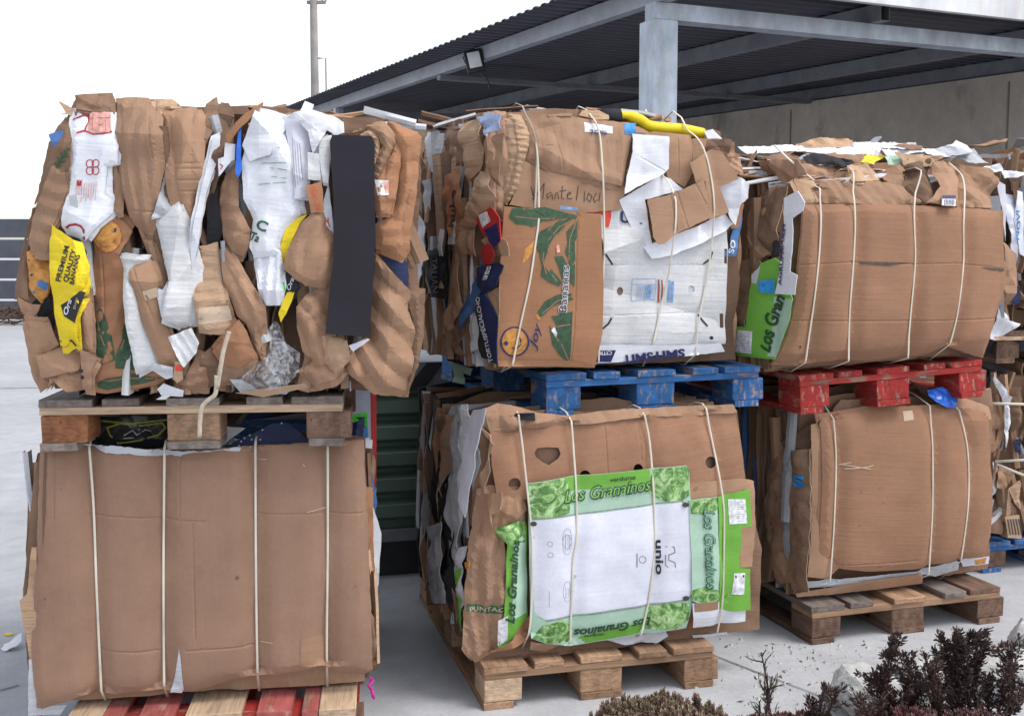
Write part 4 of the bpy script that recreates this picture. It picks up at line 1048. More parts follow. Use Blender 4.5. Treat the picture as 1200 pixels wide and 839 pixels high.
# loose strap end
P = [atD(*q, 2.93) for q in px('D 120,455 90,560 60,735 O 135,0 130,85 90,120 62,165 55,290')]
V, Fs = tube_vf(spline([LUc.inv @ p for p in P], 6), .006, 8, Vector((1, 0, 0)), .4); mobj('strap', V, Fs, M['straptan'], b.e, True)
b.scraps(12, ['kraft', 'kraftl', 'white', 'kraftd'], lambda r: (r.uniform(.05, .95), r.uniform(.1, .9), .80 + r.uniform(-.02, .02)), (.05, .13), 8)

def lu_where(r):
    x, z = r.uniform(.07, .95), r.uniform(.08, .72)
    return (x, -LUc.B('F', x, z) + r.uniform(.005, .08), z)
LUc.slivers(120, ['kraft', 'kraftd', 'kraftl', 'kraftd', 'whitew', 'krafto', 'greyw', 'kraftv'], lu_where, (.12, .42), (.012, .045), .16, 51)
LUc.slivers(26, ['kraft', 'kraftd', 'kraftl', 'white'], lambda r: (r.uniform(.05, .95), r.uniform(.0, .5), .775 + r.uniform(-.02, .015)), (.08, .22), (.006, .02), .12, 52, 'x')
# ================================================================== LOWER MIDDLE BALE
st = [px('K 225,85 240,180 262,400 L 280,60 275,330 265,410'), px('K 430,110 450,330 452,560 L 440,120 432,330 425,440'), px('K 720,90 740,180 755,400 760,560 L 755,120 735,280 700,410'), px('K 965,65 985,160 1015,340 1025,480 L 1022,150 1018,290 995,400')]
o = atZ(560, 776, .146); o.z = .146
b = Bale('cardboard_bale', 'lower middle bale with a white and green lettuce box on its front', o, R(16), .93, .80, .98, GRP, bulge=.03, straps=st)
b.groove = .008
b.core(); b.strata(44, PALX + ['dark', 'greyw', 'kraftd'], 'y', start=.05, seed=21, ztop=lambda t: .78, jx=.035, amp=.014)
card = b.card
card('cardboard_sheet', 'kraftd', 'Z 575,500 862,480 870,560 888,640 888,735 700,760 560,776 552,690', -.03, noB=True, amp=.008)
# left face pieces
card('box_panel', 'greyw', 'R 100,75 150,70 150,180 115,560 85,330', .01, 'S', cr=.015, amp=.01, label='grey white box side with faded print')
card('box_panel', 'whiteprint', 'R 190,80 175,130 135,350 118,310 145,110 155,85', .04, 'S', amp=.006, label='white panel sticking out of the left side')
card('box_panel', 'dark', 'R 45,200 70,180 95,360 110,560 70,560 45,350', .01, 'S', cr=.02, amp=.01)
card('box_panel', 'kraftd', 'R 60,80 100,100 80,220 65,300 60,200', .02, 'S', cr=.02)
card('box_panel', 'greyw', 'R 52,370 75,360 90,560 60,560 45,480', .015, 'S', cr=.02)
card('box_panel', 'greyw', 'R 100,430 125,420 130,560 112,600', .02, 'S', cr=.02)
card('box_panel', 'green', 'R 105,480 120,475 125,630 108,600', .025, 'S', cr=.01)
card('cardboard_scrap', 'i_orange', 'R 130,460 145,455 147,470 133,475', .03, 'S')
card('cardboard_sheet', 'kraft', 'R 165,130 195,170 180,290 205,290 205,330 170,400 150,370 160,300 185,180', .02, 'S', cr=.01)
# front
c = card('cardboard_sheet', 'kraftv', 'K 65,560 90,400 140,385 250,390 255,500 180,530 L 170,0 180,330 150,475 55,520 22,480 40,300', .0, cr=.012, fold=(0, .05, .014), curl=.015, label='crumpled brown column with a green printed band')
b.decal(c, 'i_green', 'L 25,292 100,300 168,290 166,325 100,332 22,318', 'printed_band'); b.text(c, 'i_tape', 'PUNTAC', 'L 35,322', 'L 164,318', 5.5, bold=.02, off=.004)
card('cardboard_sheet', 'kraft', 'K 100,410 240,395 250,470 215,500 170,530 105,530', .015, cr=.01, curl=.01)
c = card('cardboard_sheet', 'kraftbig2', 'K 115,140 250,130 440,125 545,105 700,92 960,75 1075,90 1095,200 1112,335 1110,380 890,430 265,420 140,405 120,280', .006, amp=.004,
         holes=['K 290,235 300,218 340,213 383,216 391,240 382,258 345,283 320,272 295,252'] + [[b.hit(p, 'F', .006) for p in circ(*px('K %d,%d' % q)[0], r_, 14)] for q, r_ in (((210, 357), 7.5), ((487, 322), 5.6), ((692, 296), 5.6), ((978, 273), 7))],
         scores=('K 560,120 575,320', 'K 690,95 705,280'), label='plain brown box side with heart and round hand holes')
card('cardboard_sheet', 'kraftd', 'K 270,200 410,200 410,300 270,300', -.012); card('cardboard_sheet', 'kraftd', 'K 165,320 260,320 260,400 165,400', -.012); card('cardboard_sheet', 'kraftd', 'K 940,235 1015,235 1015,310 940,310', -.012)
card('cardboard_sheet', 'kraft', 'K 98,90 160,62 215,70 300,90 420,105 445,128 250,145 120,162', .018, cr=.02, curl=.01)
card('cardboard_sheet', 'kraft', 'K 420,88 560,70 760,60 960,50 1062,45 1072,75 960,85 700,95 560,112 445,125', .0, amp=.008, cr=.01, tilt=(0, -.4))
c = card('cardboard_sheet', 'kraft', 'K 890,355 1100,335 1145,345 1152,520 1095,560 890,420', .016, amp=.004, tear=.003)
c = card('box_panel', 'krafto', 'K 1050,420 1150,420 L 1152,30 1130,150 1135,230 1172,270 1150,390 1110,390 905,400 640,425 400,455 640,380', .006, cr=.004, tear=.004)
# green tray
c = card('box_panel', 'palegreen', 'K 264,356 430,328 740,298 880,284 892,300 898,430 895,600 L 905,300 880,385 640,422 420,455 330,445 275,425 270,60', .024, amp=.003, tear=0, label='white tray with green lettuce borders lying face out')
b.decal(c, 'green', 'K 405,332 740,298 745,345 720,352 430,385', 'printed_band')
b.decal(c, 'lettuce', 'K 266,358 400,334 425,345 432,400 425,470 350,490 268,492', 'lettuce_print'); b.decal(c, 'lettuce', 'K 752,300 880,286 891,300 892,400 860,425 800,425 755,405 725,380 745,340', 'lettuce_print')
b.decal(c, 'green', 'L 470,418 640,375 730,365 700,405 560,430 440,450', 'printed_band')
b.decal(c, 'lettuce', 'L 730,310 800,290 895,288 892,350 840,388 760,390 715,390', 'lettuce_print'); b.decal(c, 'lettuce', 'L 320,375 400,355 440,385 430,440 345,445 280,425', 'lettuce_print')
w1 = b.decal(c, 'whiteprint', 'K 272,503 600,462 862,428 895,447 L 903,100 903,252 880,272 600,312 330,352 292,335 280,200', 'tray_base', off=.0012)
b.lines(c, 'i_grey', ['K 268,498 600,455 862,422 895,442', 'L 330,358 600,318 880,278 905,255'], 1.1)
dk = 'i_dkgreen'
b.text(c, dk, 'Los Granainos', 'K 402,432', 'K 750,380', 15, .4, .05, off=.004); b.text(c, 'i_leaflime', 'Los Granainos', 'K 404,429', 'K 746,378', 14, .4, .0, off=.0055)
b.text(c, dk, 'verduras', 'K 580,348', 'K 682,336', 5, 0, .02, off=.005)
b.text(c, dk, 'Los Granainos', 'L 745,345', 'L 440,395', 9, .35, .035, off=.005); b.text(c, dk, 'verduras', 'L 560,405', 'L 480,412', 3, 0, .02, off=.005)
b.text(c, 'i_black', 'unio', 'L 762,42', 'L 764,178', 8.5, 0, .03, off=.007)
b.lines(c, 'i_grey', ['L 800,68 832,68 836,90 812,100 812,120 836,130 838,148', 'L 800,100 800,140 810,148', 'L 688,95 688,148'], 1.3)
b.lines(c, 'i_grey', [ring(*px('L 710,118')[0], 4, 1, 14)], .9)
for cx_, cy_ in (px('L 415,60')[0], px('K 415,570')[0], px('L 418,245')[0]):
    b.lines(c, 'i_grey', [ring(cx_, cy_, 5.5, 1, 14, 12), [(cx_ - 2, cy_ - 6), (cx_ - 2, cy_ + 8)], [(cx_ + 1, cy_ - 4), (cx_ + 1, cy_ + 8)], [(cx_ + 3, cy_ - 5), (cx_ + 3, cy_ + 6)]], .45)
b.lines(c, 'i_grey', [ring(*px(q)[0], 3, 1, 10) for q in ('L 348,58', 'L 350,100')] + ['L 345,240 345,300'], .5)
b.multi(c, 'i_pen', [circ(*px(q)[0], 4, 8, 3) for q in ('K 285,513', 'K 875,437', 'L 878,268')], 'staple_mark', off=.006)
# right green panel
c = card('box_panel', 'palegreen', 'K 893,420 1005,408 1010,600 L 1020,260 1010,320 905,280', .03, amp=.003, label='upright pale green box border with lettering')
b.decal(c, 'lettuce', 'K 897,422 1018,408 1010,455 950,475 900,472', 'lettuce_print'); b.decal(c, 'lettuce', 'L 900,240 960,222 1060,260 1060,315 905,275', 'lettuce_print')
b.text(c, dk, 'Los Granainos', 'K 948,455', 'L 958,235', 13, .35, .035, off=.005); b.text(c, 'i_fadedgreen', 'Los Granainos', 'K 949,457', 'L 959,233', 12.6, .35, .0, off=.0065)
c = card('box_panel', 'green', 'K 1008,408 1130,376 1136,520 1098,530 L 1092,150 1130,155 1130,312 1060,322 1015,315', .032, amp=.003, label='bright green box edge with white stickers')
b.decal(c, 'i_white', 'K 1048,418 1112,415 1118,510 1052,515', 'sticker'); b.lines(c, 'i_grey', ['K 1060,%d 1106,%d' % (y, y - 2) for y in range(430, 505, 9)], .4)
b.decal(c, 'i_white', 'L 1068,172 1110,170 1105,255 1060,255', 'sticker'); b.lines(c, 'i_black', ['L 1074,185 1104,182'], 3)
c = card('cardboard_sheet', 'kraft', 'K 1100,530 1150,520 L 1150,20 1140,145 1092,150 1095,20', .034, tear=.004)
c = card('box_panel', 'white', 'L 905,290 1020,285 1050,288 1115,318 1112,360 908,385', .032, amp=.003); b.decal(c, 'kraft', 'L 912,288 1010,284 1008,315 914,322', 'brown_patch')
# left green panel
c = card('box_panel', 'green', 'K 135,545 180,520 262,500 L 270,0 275,370 210,440 150,477 175,330 182,60', .028, amp=.006, cr=.004, label='green box border curling round the left corner')
b.decal(c, 'palegreen', 'L 205,60 262,20 272,200 270,340 205,360', 'printed_band'); b.decal(c, 'lettuce', 'K 140,545 180,522 260,502 262,590 200,600', 'lettuce_print')
b.text(c, dk, 'Los Granainos', 'L 212,375', 'L 232,40', 11, .35, .035, off=.005)
b.decal(c, 'i_white', 'L 150,362 188,342 188,440 150,462', 'sticker')
card('cardboard_sheet', 'kraft', 'L 275,440 400,450 330,478 270,470', .02, cr=.01)
card('cardboard_sheet', 'krafto', 'L 275,345 300,350 320,375 282,420 262,440 100,490 60,520 200,430', .012, cr=.01)
card('paper_sheet', 'white', 'L 560,430 660,420 700,405 805,402 812,418 760,445 700,440 640,450', .0, cr=.015, tilt=(0, -.4)); card('paper_sheet', 'white', 'L 905,415 1040,402 1042,410 910,425', .0)
for s_ in st: b.strap(s_)
b.scraps(6, ['kraft', 'kraftl', 'kraftd'], lambda r: (r.uniform(.1, .85), r.uniform(.05, .9), .77), (.05, .1), 9)
b.card('box_panel', 'dark', 'K 215,82 290,80 292,110 220,112', .03)
b.slivers(55, ['kraft', 'kraftd', 'greyw', 'dark', 'kraftd'], lambda r: (r.uniform(-.012, .04), r.uniform(.05, .9), r.uniform(.1, .7)), (.12, .4), (.006, .02), .07, 62)
# ================================================================== UPPER MIDDLE BALE
st = [px('E 612,108 640,170 660,300 655,600 630,800 G 520,200 480,380 440,560'), px('E 950,130 975,200 990,400 1005,600 Z 708,300 703,400 700,424'), px('F 345,420 365,480 375,600 370,760 Z 783,330 775,370 768,400'), px('F 480,185 520,240 560,380 585,520 595,680 Z 833,320 822,380 815,415')]
lft = atZ(580, 430, zM); rgt = atZ(858, 421, zM)
o = MUP.copy(); o.z = zM + .003; d_ = Vector((math.cos(YM), math.sin(YM), 0)); n_ = Vector((math.sin(YM), -math.cos(YM), 0))
o = o - n_ * .02; r_ = ray(582, 425)
# left edge of the front face seen at pixel 582
t_ = (o - Vector((0, 0, CAMH))).dot(n_) / r_.dot(n_); hp = Vector((0, 0, CAMH)) + r_ * t_; o = Vector((hp.x, hp.y, zM + .003))
b = Bale('cardboard_bale', 'upper middle bale with a banana box and crumpled white cartons, on the blue pallet', o, YM, .93, .88, 1.15, GRP, bulge=.03, straps=[st[0], st[3]])
b.groove = .006
b.core(); b.strata(46, PALX + ['kraft', 'kraftd', 'greyw'], 'y', start=.05, seed=31, ztop=lambda t: .85 - .1 * t, jx=.03, amp=.015, xdrop=lambda x: max(0, x - .68) * .42)
card = b.card
card('cardboard_sheet', 'kraftd', 'Z 585,150 625,140 760,150 850,175 862,270 858,410 590,425 583,300', -.04, noB=True, amp=.012, cr=.01)
# left face
for mt, p, w_, nm in (
    ('kraftd', 'E 188,175 262,165 265,370 190,350', .02, 'cardboard_sheet'), ('kraftl', 'E 272,155 345,125 372,220 332,400 290,462', .03, 'cardboard_sheet'),
    ('kraft', 'E 358,240 432,200 432,490 388,400', .035, 'cardboard_sheet'), ('krafto', 'E 180,430 250,370 255,600 215,800 168,700', .03, 'cardboard_sheet'),
    ('greyw', 'E 95,200 180,205 160,300 120,420 90,400', .01, 'cardboard_sheet'), ('kraftl', 'E 300,480 330,400 400,420 430,540 400,620 340,640 300,700 240,839 250,700', .04, 'cardboard_sheet'),
    ('white', 'E 75,450 95,440 80,600 60,640', .02, 'paper_sheet'), ('white', 'E 130,700 158,705 160,839 135,839', .03, 'paper_sheet'),
    ('kraftd', 'E 40,200 90,220 80,420 60,640 40,500', .0, 'cardboard_sheet'), ('blue', 'G 215,330 265,140 290,120 300,0 305,60 280,200 240,340 202,450', .035, 'box_panel'),
    ('kraft', 'E 260,720 340,700 360,839 G 215,60 240,300 200,400 165,440 200,120', .03, 'cardboard_sheet'), ('kraftd', 'G 195,300 250,320 210,470 250,530 190,500', .03, 'cardboard_sheet'),
    ('dark', 'G 60,60 130,40 155,120 150,270 90,260', .01, 'box_panel'), ('greyw', 'G 255,400 290,330 300,480 270,520', .03, 'paper_sheet'), ('dark', 'G 285,330 350,380 350,540 300,530', .03, 'box_panel')):
    c = card(nm, mt, p, w_, 'S', cr=.012, curl=.015, cs=.04, amp=.008)
    if p.startswith('G 60,60'): b.text(c, 'i_grey', 'TALIAN', 'G 118,85', 'G 112,240', 3.5, 0, .01)
    if mt == 'krafto': b.text(c, 'i_pen', 'nube', 'E 208,690', 'E 245,500', 5, 0, .02)
card('paper_sheet', 'white', 'B 1000,560 1020,620 1050,680 1072,740 D 1050,240 985,238 1000,120 1000,60', .01, 'S', cr=.012, label='torn white carton at the far left of the side')
card('plastic_bag', 'palebag', 'E 345,125 400,98 446,102 440,180 385,225 355,170', .05, 'S', cr=.03, crs=14, label='crumpled pale blue plastic bag on top')
c = card('box_panel', 'red', 'E 335,650 420,585 462,640 470,770 425,700 380,740', .045, 'S', amp=.004, label='red and navy printed box end with sticker')
b.decal(c, 'i_white', 'E 352,630 400,608 420,660 375,695', 'sticker'); b.decal(c, 'i_navy', 'E 385,705 450,670 466,760 430,800', 'printed_patch')
c = card('box_panel', 'red', 'G 315,40 365,18 382,70 370,110 325,120', .045, 'S', amp=.004); c = card('box_panel', 'navy', 'G 300,130 380,105 410,120 400,210 340,250 300,210', .045, 'S', amp=.004, cr=.004); b.text(c, 'i_white', 'SSE', 'G 345,120', 'G 348,185', 6, 0, .03, off=.005)
c = card('box_panel', 'navy', 'G 300,260 345,242 395,370 388,565 355,545', .05, 'S', amp=.004, label='navy strip with white lettering'); b.text(c, 'i_white', 'TORTUSPECIALCHO', 'G 375,550', 'G 325,258', 5, 0, .02, off=.005)
card('cardboard_sheet', 'kraftl', 'G 350,245 405,210 400,380 372,300', .045, 'S'); card('cardboard_sheet', 'kraftl', 'E 370,760 440,700 495,760 495,839 400,839', .03, 'S', cr=.01)
# front, top left folds
card('cardboard_sheet', 'kraftv', 'E 452,88 512,88 532,280 512,580 500,640 440,600 438,200', .03, curl=.03, cs=.02, amp=.008)
card('cardboard_sheet', 'kraftl', 'E 522,98 600,108 640,200 612,330 602,360 580,470 560,500 520,575 502,560 540,290', .04, curl=.03, cs=.02, fold=(1.4, .02, .006), cr=.006, label='wrinkled tan fold')
c = card('cardboard_sheet', 'kraft', 'E 580,340 700,400 860,440 1120,480 1090,600 870,620 600,590 515,575 560,480', .012, amp=.004, label='brown flap with handwriting')
b.lines(c, 'i_pen', ['E 632,480 650,548 640,540', 'E 645,530 658,478 668,525 700,462 692,545', 'E 735,510 712,520 715,542 738,520 740,545', 'E 752,545 755,515 765,512 772,545', 'E 790,478 785,540 798,545', 'E 775,505 808,500', 'E 812,525 835,518 828,508 815,520 818,545 840,542', 'E 872,478 862,552',
                      'E 905,505 902,560', 'E 925,515 915,545 932,560 942,530 925,515', 'E 965,515 950,540 955,562 968,550', 'E 985,515 978,555'], .9, 'handwriting')
c = card('cardboard_sheet', 'kraftv', 'E 612,135 680,118 720,106 850,112 960,132 1148,145 Z 770,158 745,162 742,160 731,219 E 1100,478 870,430 740,395 680,350 640,335 660,260 630,200', .024, amp=.005, curl=.015, cs=.03, cr=.006, crs=5,
         scores=('E 690,270 740,270', 'E 760,200 800,420'), label='large brown flap across the top')
b.decal(c, 'i_white', 'E 914,145 1055,168 1055,206 914,196', 'sticker'); b.text(c, 'i_navy', '3Ola', 'E 935,206', 'E 1022,212', 5, 0, .02, off=.005)
b.decal(c, 'i_blue', 'F 150,150 210,150 205,212 148,208', 'printed_patch')
card('cardboard_sheet', 'kraft', 'E 715,108 840,98 845,112 720,118', .01)
card('cardboard_sheet', 'kraftl', 'F -90,110 -75,85 0,85 60,110 60,135 -10,135', .0, cr=.015)
# kraft right of white
card('cardboard_sheet', 'kraft', 'F 215,210 290,195 490,215 502,400 452,485 365,430 330,300', .01, amp=.005, scores=('F 415,240 420,430',)); card('cardboard_sheet', 'kraft', 'F 495,230 572,232 565,330 500,372', .02, cr=.006)
card('cardboard_sheet', 'kraftd', 'F 565,232 690,238 692,312 640,330 600,290 565,320', .01, cr=.02); card('cardboard_sheet', 'kraft', 'F 640,312 742,330 742,425 690,410 660,360', .0, cr=.02, fold=(1.0, .02, .006))
card('cardboard_sheet', 'kraft', 'F 645,245 700,250 720,330 680,330', .0, cr=.02)
c = card('box_panel', 'blue', 'F 738,615 762,608 750,700 720,839 H 20,70 -10,90 F 690,810 700,740', -.02, cr=.006); b.text(c, 'i_white', 'SO', 'F 705,830', 'F 722,760', 6, 0, .02)
card('cardboard_sheet', 'krafto', 'F 690,700 730,690 760,570 735,570 720,640 690,640', -.02)
# white produce carton, lying on its side
c = card('box_panel', 'whitew', 'E 905,575 1110,560 1148,600 F 160,640 200,700 280,839 600,710 680,712 688,839 H 668,20 665,130 662,300 655,470 560,475 440,500 80,500 90,350 100,200 100,0', .012, amp=.003, fold=(1.57, .045, .002), tear=.001,
         holes=[[b.hit(p, 'F', .012) for p in circ(*px(q)[0], 4, 12, 5)] for q in ('H 188,235', 'H 505,228')] + ['H 652,45 668,45 668,112 652,110'.replace('668', '664'), 'H 636,335 652,335 652,400 636,398'],
         scores=('H 110,118 560,118', 'H 110,345 550,330'), label='crushed white produce carton with blue and red print')
card('cardboard_sheet', 'kraftd', 'H 150,200 230,200 230,270 150,270', -.008); card('cardboard_sheet', 'greyw', 'H 470,190 545,190 545,265 470,265', -.008)
b.decal(c, 'i_redorange', 'E 905,578 1048,572 1048,640 1035,690 1010,690 1018,640 1005,625 905,618', 'printed_logo'); b.decal(c, 'i_white', 'E 915,582 940,582 940,612 915,612', 'printed_patch', off=.003)
b.text(c, 'i_navy', 'UN', 'F 120,665', 'F 235,672', 13, 0, .03, off=.004)
b.lines(c, 'i_paleblue', ['H 240,180 345,180 345,275 240,278 240,180', 'H 240,205 345,205', 'H 300,205 300,275'] + ['H 262,%d 340,%d' % (y, y) for y in range(215, 272, 9)], .6)
b.multi(c, 'i_paleblue', ['H 400,185 412,185 412,285 400,285', 'H 416,190 426,190 426,285 416,285', 'H 308,208 325,208 325,265 308,265'], 'printed_block')
b.multi(c, 'i_brownred', ['H 352,182 360,182 366,285 358,285', 'H 368,184 374,184 380,285 374,285'], 'printed_block')
b.lines(c, 'i_black', ['H 108,70 145,115', 'H 100,405 130,380 142,355', 'H 545,340 580,390', 'H 600,60 592,90 560,112'], 2.0, 'slit')
b.multi(c, 'i_black', [circ(*px('H 593,443')[0], 2.2, 8)], 'hole_mark')
c = card('box_panel', 'white', 'Z 697,405 720,404 795,405 845,402 850,412 800,418 770,416 735,424 697,426', .02, amp=.003, label='bottom flap with upside-down navy lettering')
b.decal(c, 'i_navy', 'H 70,500 158,497 135,550 65,550', 'printed_patch'); b.text(c, 'i_white', 'CITRI', 'H 138,500', 'H 78,503', 4.5, 0, .02, off=.005)
b.text(c, 'i_navy', 'SMITSMIT', 'H 462,492', 'H 182,522', 9, 0, .04, off=.005)
# white sheets
card('paper_sheet', 'white', 'F 125,550 200,505 350,418 402,440 462,492 260,548 300,775 380,745 680,622 722,672 680,712 400,835 290,855 205,712', .035, amp=.004, cr=.005, label='large bent white sheet'); 
card('paper_sheet', 'white', 'F 196,205 372,222 372,388 345,415 138,520 195,300', .045, amp=.004, cr=.004, scores=('F 235,330 350,400',))
card('paper_sheet', 'white', 'F 640,482 700,415 795,470 797,540 742,572 732,622 715,680 690,640', .03, cr=.008)
card('cardboard_sheet', 'kraft', 'F 478,360 590,288 640,300 735,440 640,482 690,612 585,652 560,450 512,472', .045, amp=.004, tilt=(0, .05))
card('cardboard_sheet', 'kraft', 'F 256,548 380,520 555,446 590,640 400,730 350,775 320,780 290,742', .06, amp=.004, tear=.003, scores=('F 380,520 415,715', 'F 415,510 470,690', 'F 515,470 585,620'), label='bent brown strip over the white sheet')
# yellow tube at the top
Y0 = [b.place('F', *b.hit(p, 'F', -.02), .0) for p in px('F 80,112 150,110 230,135 280,165 380,178 450,182 560,205')]
V, Fs = tube_vf(spline([p + Vector((0, .03, 0)) for p in Y0], 6), [.014] * 8 + [.02] * 29, 10); mobj('yellow_roll', V, Fs, M['yellow'], b.e, True)
V, Fs = tube_vf([Y0[0] + Vector((-.05, .03, -.004)), Y0[0] + Vector((.03, .03, 0))], .024, 10); mobj('roll_end', V, Fs, M['black'], b.e, True)
card('paper_sheet', 'whitew', 'F 555,195 602,182 650,242 572,238', .0, cr=.015)
card('cardboard_sheet', 'palegreen', 'G 185,550 280,580 270,610 235,600 240,650 190,640', -.0, 'S', label='pale printed scrap under the left side')
for s_ in st: b.strap(s_)
b.scraps(10, ['kraft', 'kraftl', 'kraftd', 'greyw'], lambda r: (r.uniform(.05, .88), r.uniform(.2, 1.05), .84 - r.uniform(0, .03)), (.05, .12), 10)
# banana box
c = card('box_panel', 'krafto', 'Z 591,242 640,246 704,251 707,330 706,390 697,431 640,430 580,427 585,330', .055, amp=.003, sc=2, tear=0, th=.006, scores=('Z 677,250 668,431',), label='clean brown banana box side with palm leaves and a smiling sun logo')
rr = random.Random(2); fr = []
for p, q, wd, n in (('E 520,615', 'E 700,690', 11, 9), ('E 560,600', 'E 860,640', 11, 10), ('E 640,640', 'E 850,760', 12, 10), ('G 580,0', 'G 720,60', 12, 9), ('G 590,60', 'G 740,190', 14, 10), ('G 640,230', 'G 735,150', 9, 7), ('E 870,620', 'E 760,839', 10, 9), ('E 720,700', 'E 640,839', 8, 7),
                    ('G 720,240', 'G 560,350', 8, 8), ('G 690,250', 'G 600,270', 6, 6), ('G 715,330', 'G 650,540', 9, 9), ('G 640,340', 'G 710,520', 9, 9), ('G 630,400', 'G 715,555', 10, 9), ('G 550,560', 'G 700,575', 5, 7), ('G 735,10', 'G 725,120', 6, 8)):
    q1 = px(p)[0]; q2 = px(q)[0]; fr += frond(q1, q2, n - 2, wd * 1.05, .7, rr)
X1 = lambda pl: all(q[0] < 690 for q in pl)
fr = [[(min(x, 676.0 - (y - 250) * .05), min(max(y, 246), 428)) for x, y in pl] for pl in fr]
b.multi(c, 'i_orange', ['T 128,315 140,250 188,205 178,262 150,300', 'T 190,565 215,520 250,480 240,540 205,580'], 'printed_shade', off=.0012)
b.multi(c, 'i_leaf', ['T 65,100 78,58 120,52 150,75 140,55 190,68 235,82 300,98 275,112 225,118 215,128 175,145 165,138 100,132', 'T 175,58 235,50 300,70 385,90 380,108 330,100 300,112 240,95', 'T 298,118 385,95 340,128 318,160 286,178 262,215 240,262 222,240 205,262 190,212 215,165 245,150',
  'T 205,240 250,205 246,262 226,318 255,352 262,342 300,385 312,405 298,422 250,402 215,372 222,330', 'T 335,165 385,112 384,195 372,215 376,300 350,335 342,290 328,262 340,215', 'T 278,282 318,280 345,338 335,400 312,385 300,340', 'T 346,332 374,318 371,425 352,402',
  'T 198,545 232,492 288,462 360,455 352,470 368,482 300,502 262,520 240,545 212,568', 'T 302,548 362,540 358,640 350,782 318,758 298,738 268,690 252,600 276,645 292,600', 'T 262,560 300,558 322,590 342,645 300,622 280,590', 'T 172,792 215,775 262,770 350,785 300,798 240,803'], 'printed_leaves', h=.03)
b.lines(c, 'krafto', ['T 385,98 300,145 235,225 225,300 240,365', 'T 385,105 350,200 345,300', 'T 90,95 180,105 280,105', 'T 220,550 290,490 360,468', 'T 275,650 310,690 345,770', 'T 300,105 250,160', 'T 340,125 300,175', 'T 230,320 290,400', 'T 290,610 350,600'], .9, 'printed_veins')
b.decal(c, 'i_white', 'T 262,628 275,610 290,640 285,660', 'handle_hole', off=.003); b.decal(c, 'i_pink', 'T 285,235 298,225 305,262 290,265', 'printed_patch', off=.003)
b.decal(c, 'i_paleblue', 'E 780,580 868,590 868,606 780,598', 'printed_patch')
b.text(c, 'i_white', 'Bananas', 'G 699,330', 'G 712,118', 9.5, 0, .045, off=.004); b.text(c, 'i_black', 'Bananas', 'G 698,328', 'G 711,120', 9.2, 0, .0, off=.0052)
lc = px('G 470,460')[0]
b.decal(c, 'i_orange', [b.hit(p, 'F', c.w) for p in circ(*lc, 15, 22, 16)], 'logo')
b.lines(c, 'i_navy', [ring(*lc, 16.5, 1, 24, 17), circ(lc[0] + 1, lc[1], 7, 10, 8, -.9, 2.0)], 1.7, 'logo_outline'); b.multi(c, 'i_navy', [circ(*px('G 430,466')[0], 2.6, 10)], 'logo_eye', off=.004)
b.text(c, 'i_navy', 'Joy', 'G 560,500', 'G 588,380', 9, .4, .01, off=.004)
b.cards.append(c); b.strap(st[0]).name = 'strap'
b.decal(c, 'krafto', 'G 392,540 G 740,545 830,570 395,570', 'bottom_flap', off=.004)

b.slivers(60, ['kraft', 'kraftd', 'kraftl', 'white', 'greyw'], lambda r: (lambda x, y: (x, y, .86 - max(0, x - .68) * .42 + r.uniform(-.04, .02)))(r.uniform(.0, .9), r.uniform(.04, .9)), (.08, .3), (.006, .02), .2, 53, 'x')
b.slivers(60, ['kraft', 'kraftd', 'kraftl', 'kraftv', 'greyw'], lambda r: (r.uniform(-.03, .03), r.uniform(.05, 1.1), r.uniform(.1, .8)), (.15, .5), (.006, .03), .06, 54)
b.slivers(26, ['kraft', 'kraftd', 'kraftl', 'white'], lambda r: (r.uniform(.88, .95), r.uniform(.02, .4), r.uniform(.1, .6)), (.1, .3), (.006, .02), .15, 55)
# ================================================================== LOWER RIGHT BALE
st = [px('J 305,238 318,360 312,560 295,740'), px('J 590,195 612,320 610,520 588,712'), px('J 688,212 720,330 720,500 695,672')]
o = atZ(943, 706, .146); o.z = .146
b = Bale('cardboard_bale', 'lower right bale faced with a plain scuffed brown sheet and three straps', o, R(21), .93, .77, 1.1, GRP, bulge=.045, straps=st)
b.groove = .012
b.core(); b.strata(40, PALD + ['kraft', 'kraftd'], 'y', start=.06, seed=41, ztop=lambda t: .77, jx=.03, amp=.012)
card = b.card
for mt, p, w_ in (('kraftd', 'J 180,335 232,330 238,560 228,770 185,760 178,500', .02), ('kraft', 'J 120,300 180,330 182,740 120,745 110,500', .01), ('kraftd', 'J 90,330 130,300 150,560 120,700 95,600', .0), ('greyw', 'J 150,345 185,335 180,700 150,650', .02)):
    c = card('cardboard_sheet', mt, p, w_, 'S', cr=.012, curl=.01)
    if mt == 'kraftd' and w_ == .02: b.text(c, 'i_blue', 'S', 'J 190,445', 'J 222,445', 13, 0, .05, off=.008)
card('cardboard_sheet', 'greyw', 'J 228,738 400,722 570,705 690,672 690,700 620,722 590,715 400,742 230,757', .0, amp=.004, label='white sheet edge along the bottom')
card('cardboard_sheet', 'kraft', 'J 190,775 400,735 580,712 578,742 400,765 195,785', .008, amp=.005)
c = card('paper_sheet', 'whiteprint', 'J 690,665 785,660 782,682 700,690', -.02, amp=.004); b.decal(c, 'i_orange', 'J 735,670 775,662 770,682 740,684', 'printed_patch')
card('cardboard_sheet', 'kraft', 'J 236,255 268,252 272,420 280,620 330,690 300,730 225,722 240,560', .01, amp=.004)
card('cardboard_sheet', 'kraft', 'J 690,205 785,212 800,380 796,560 785,665 720,668', .0, amp=.008, cr=.006)
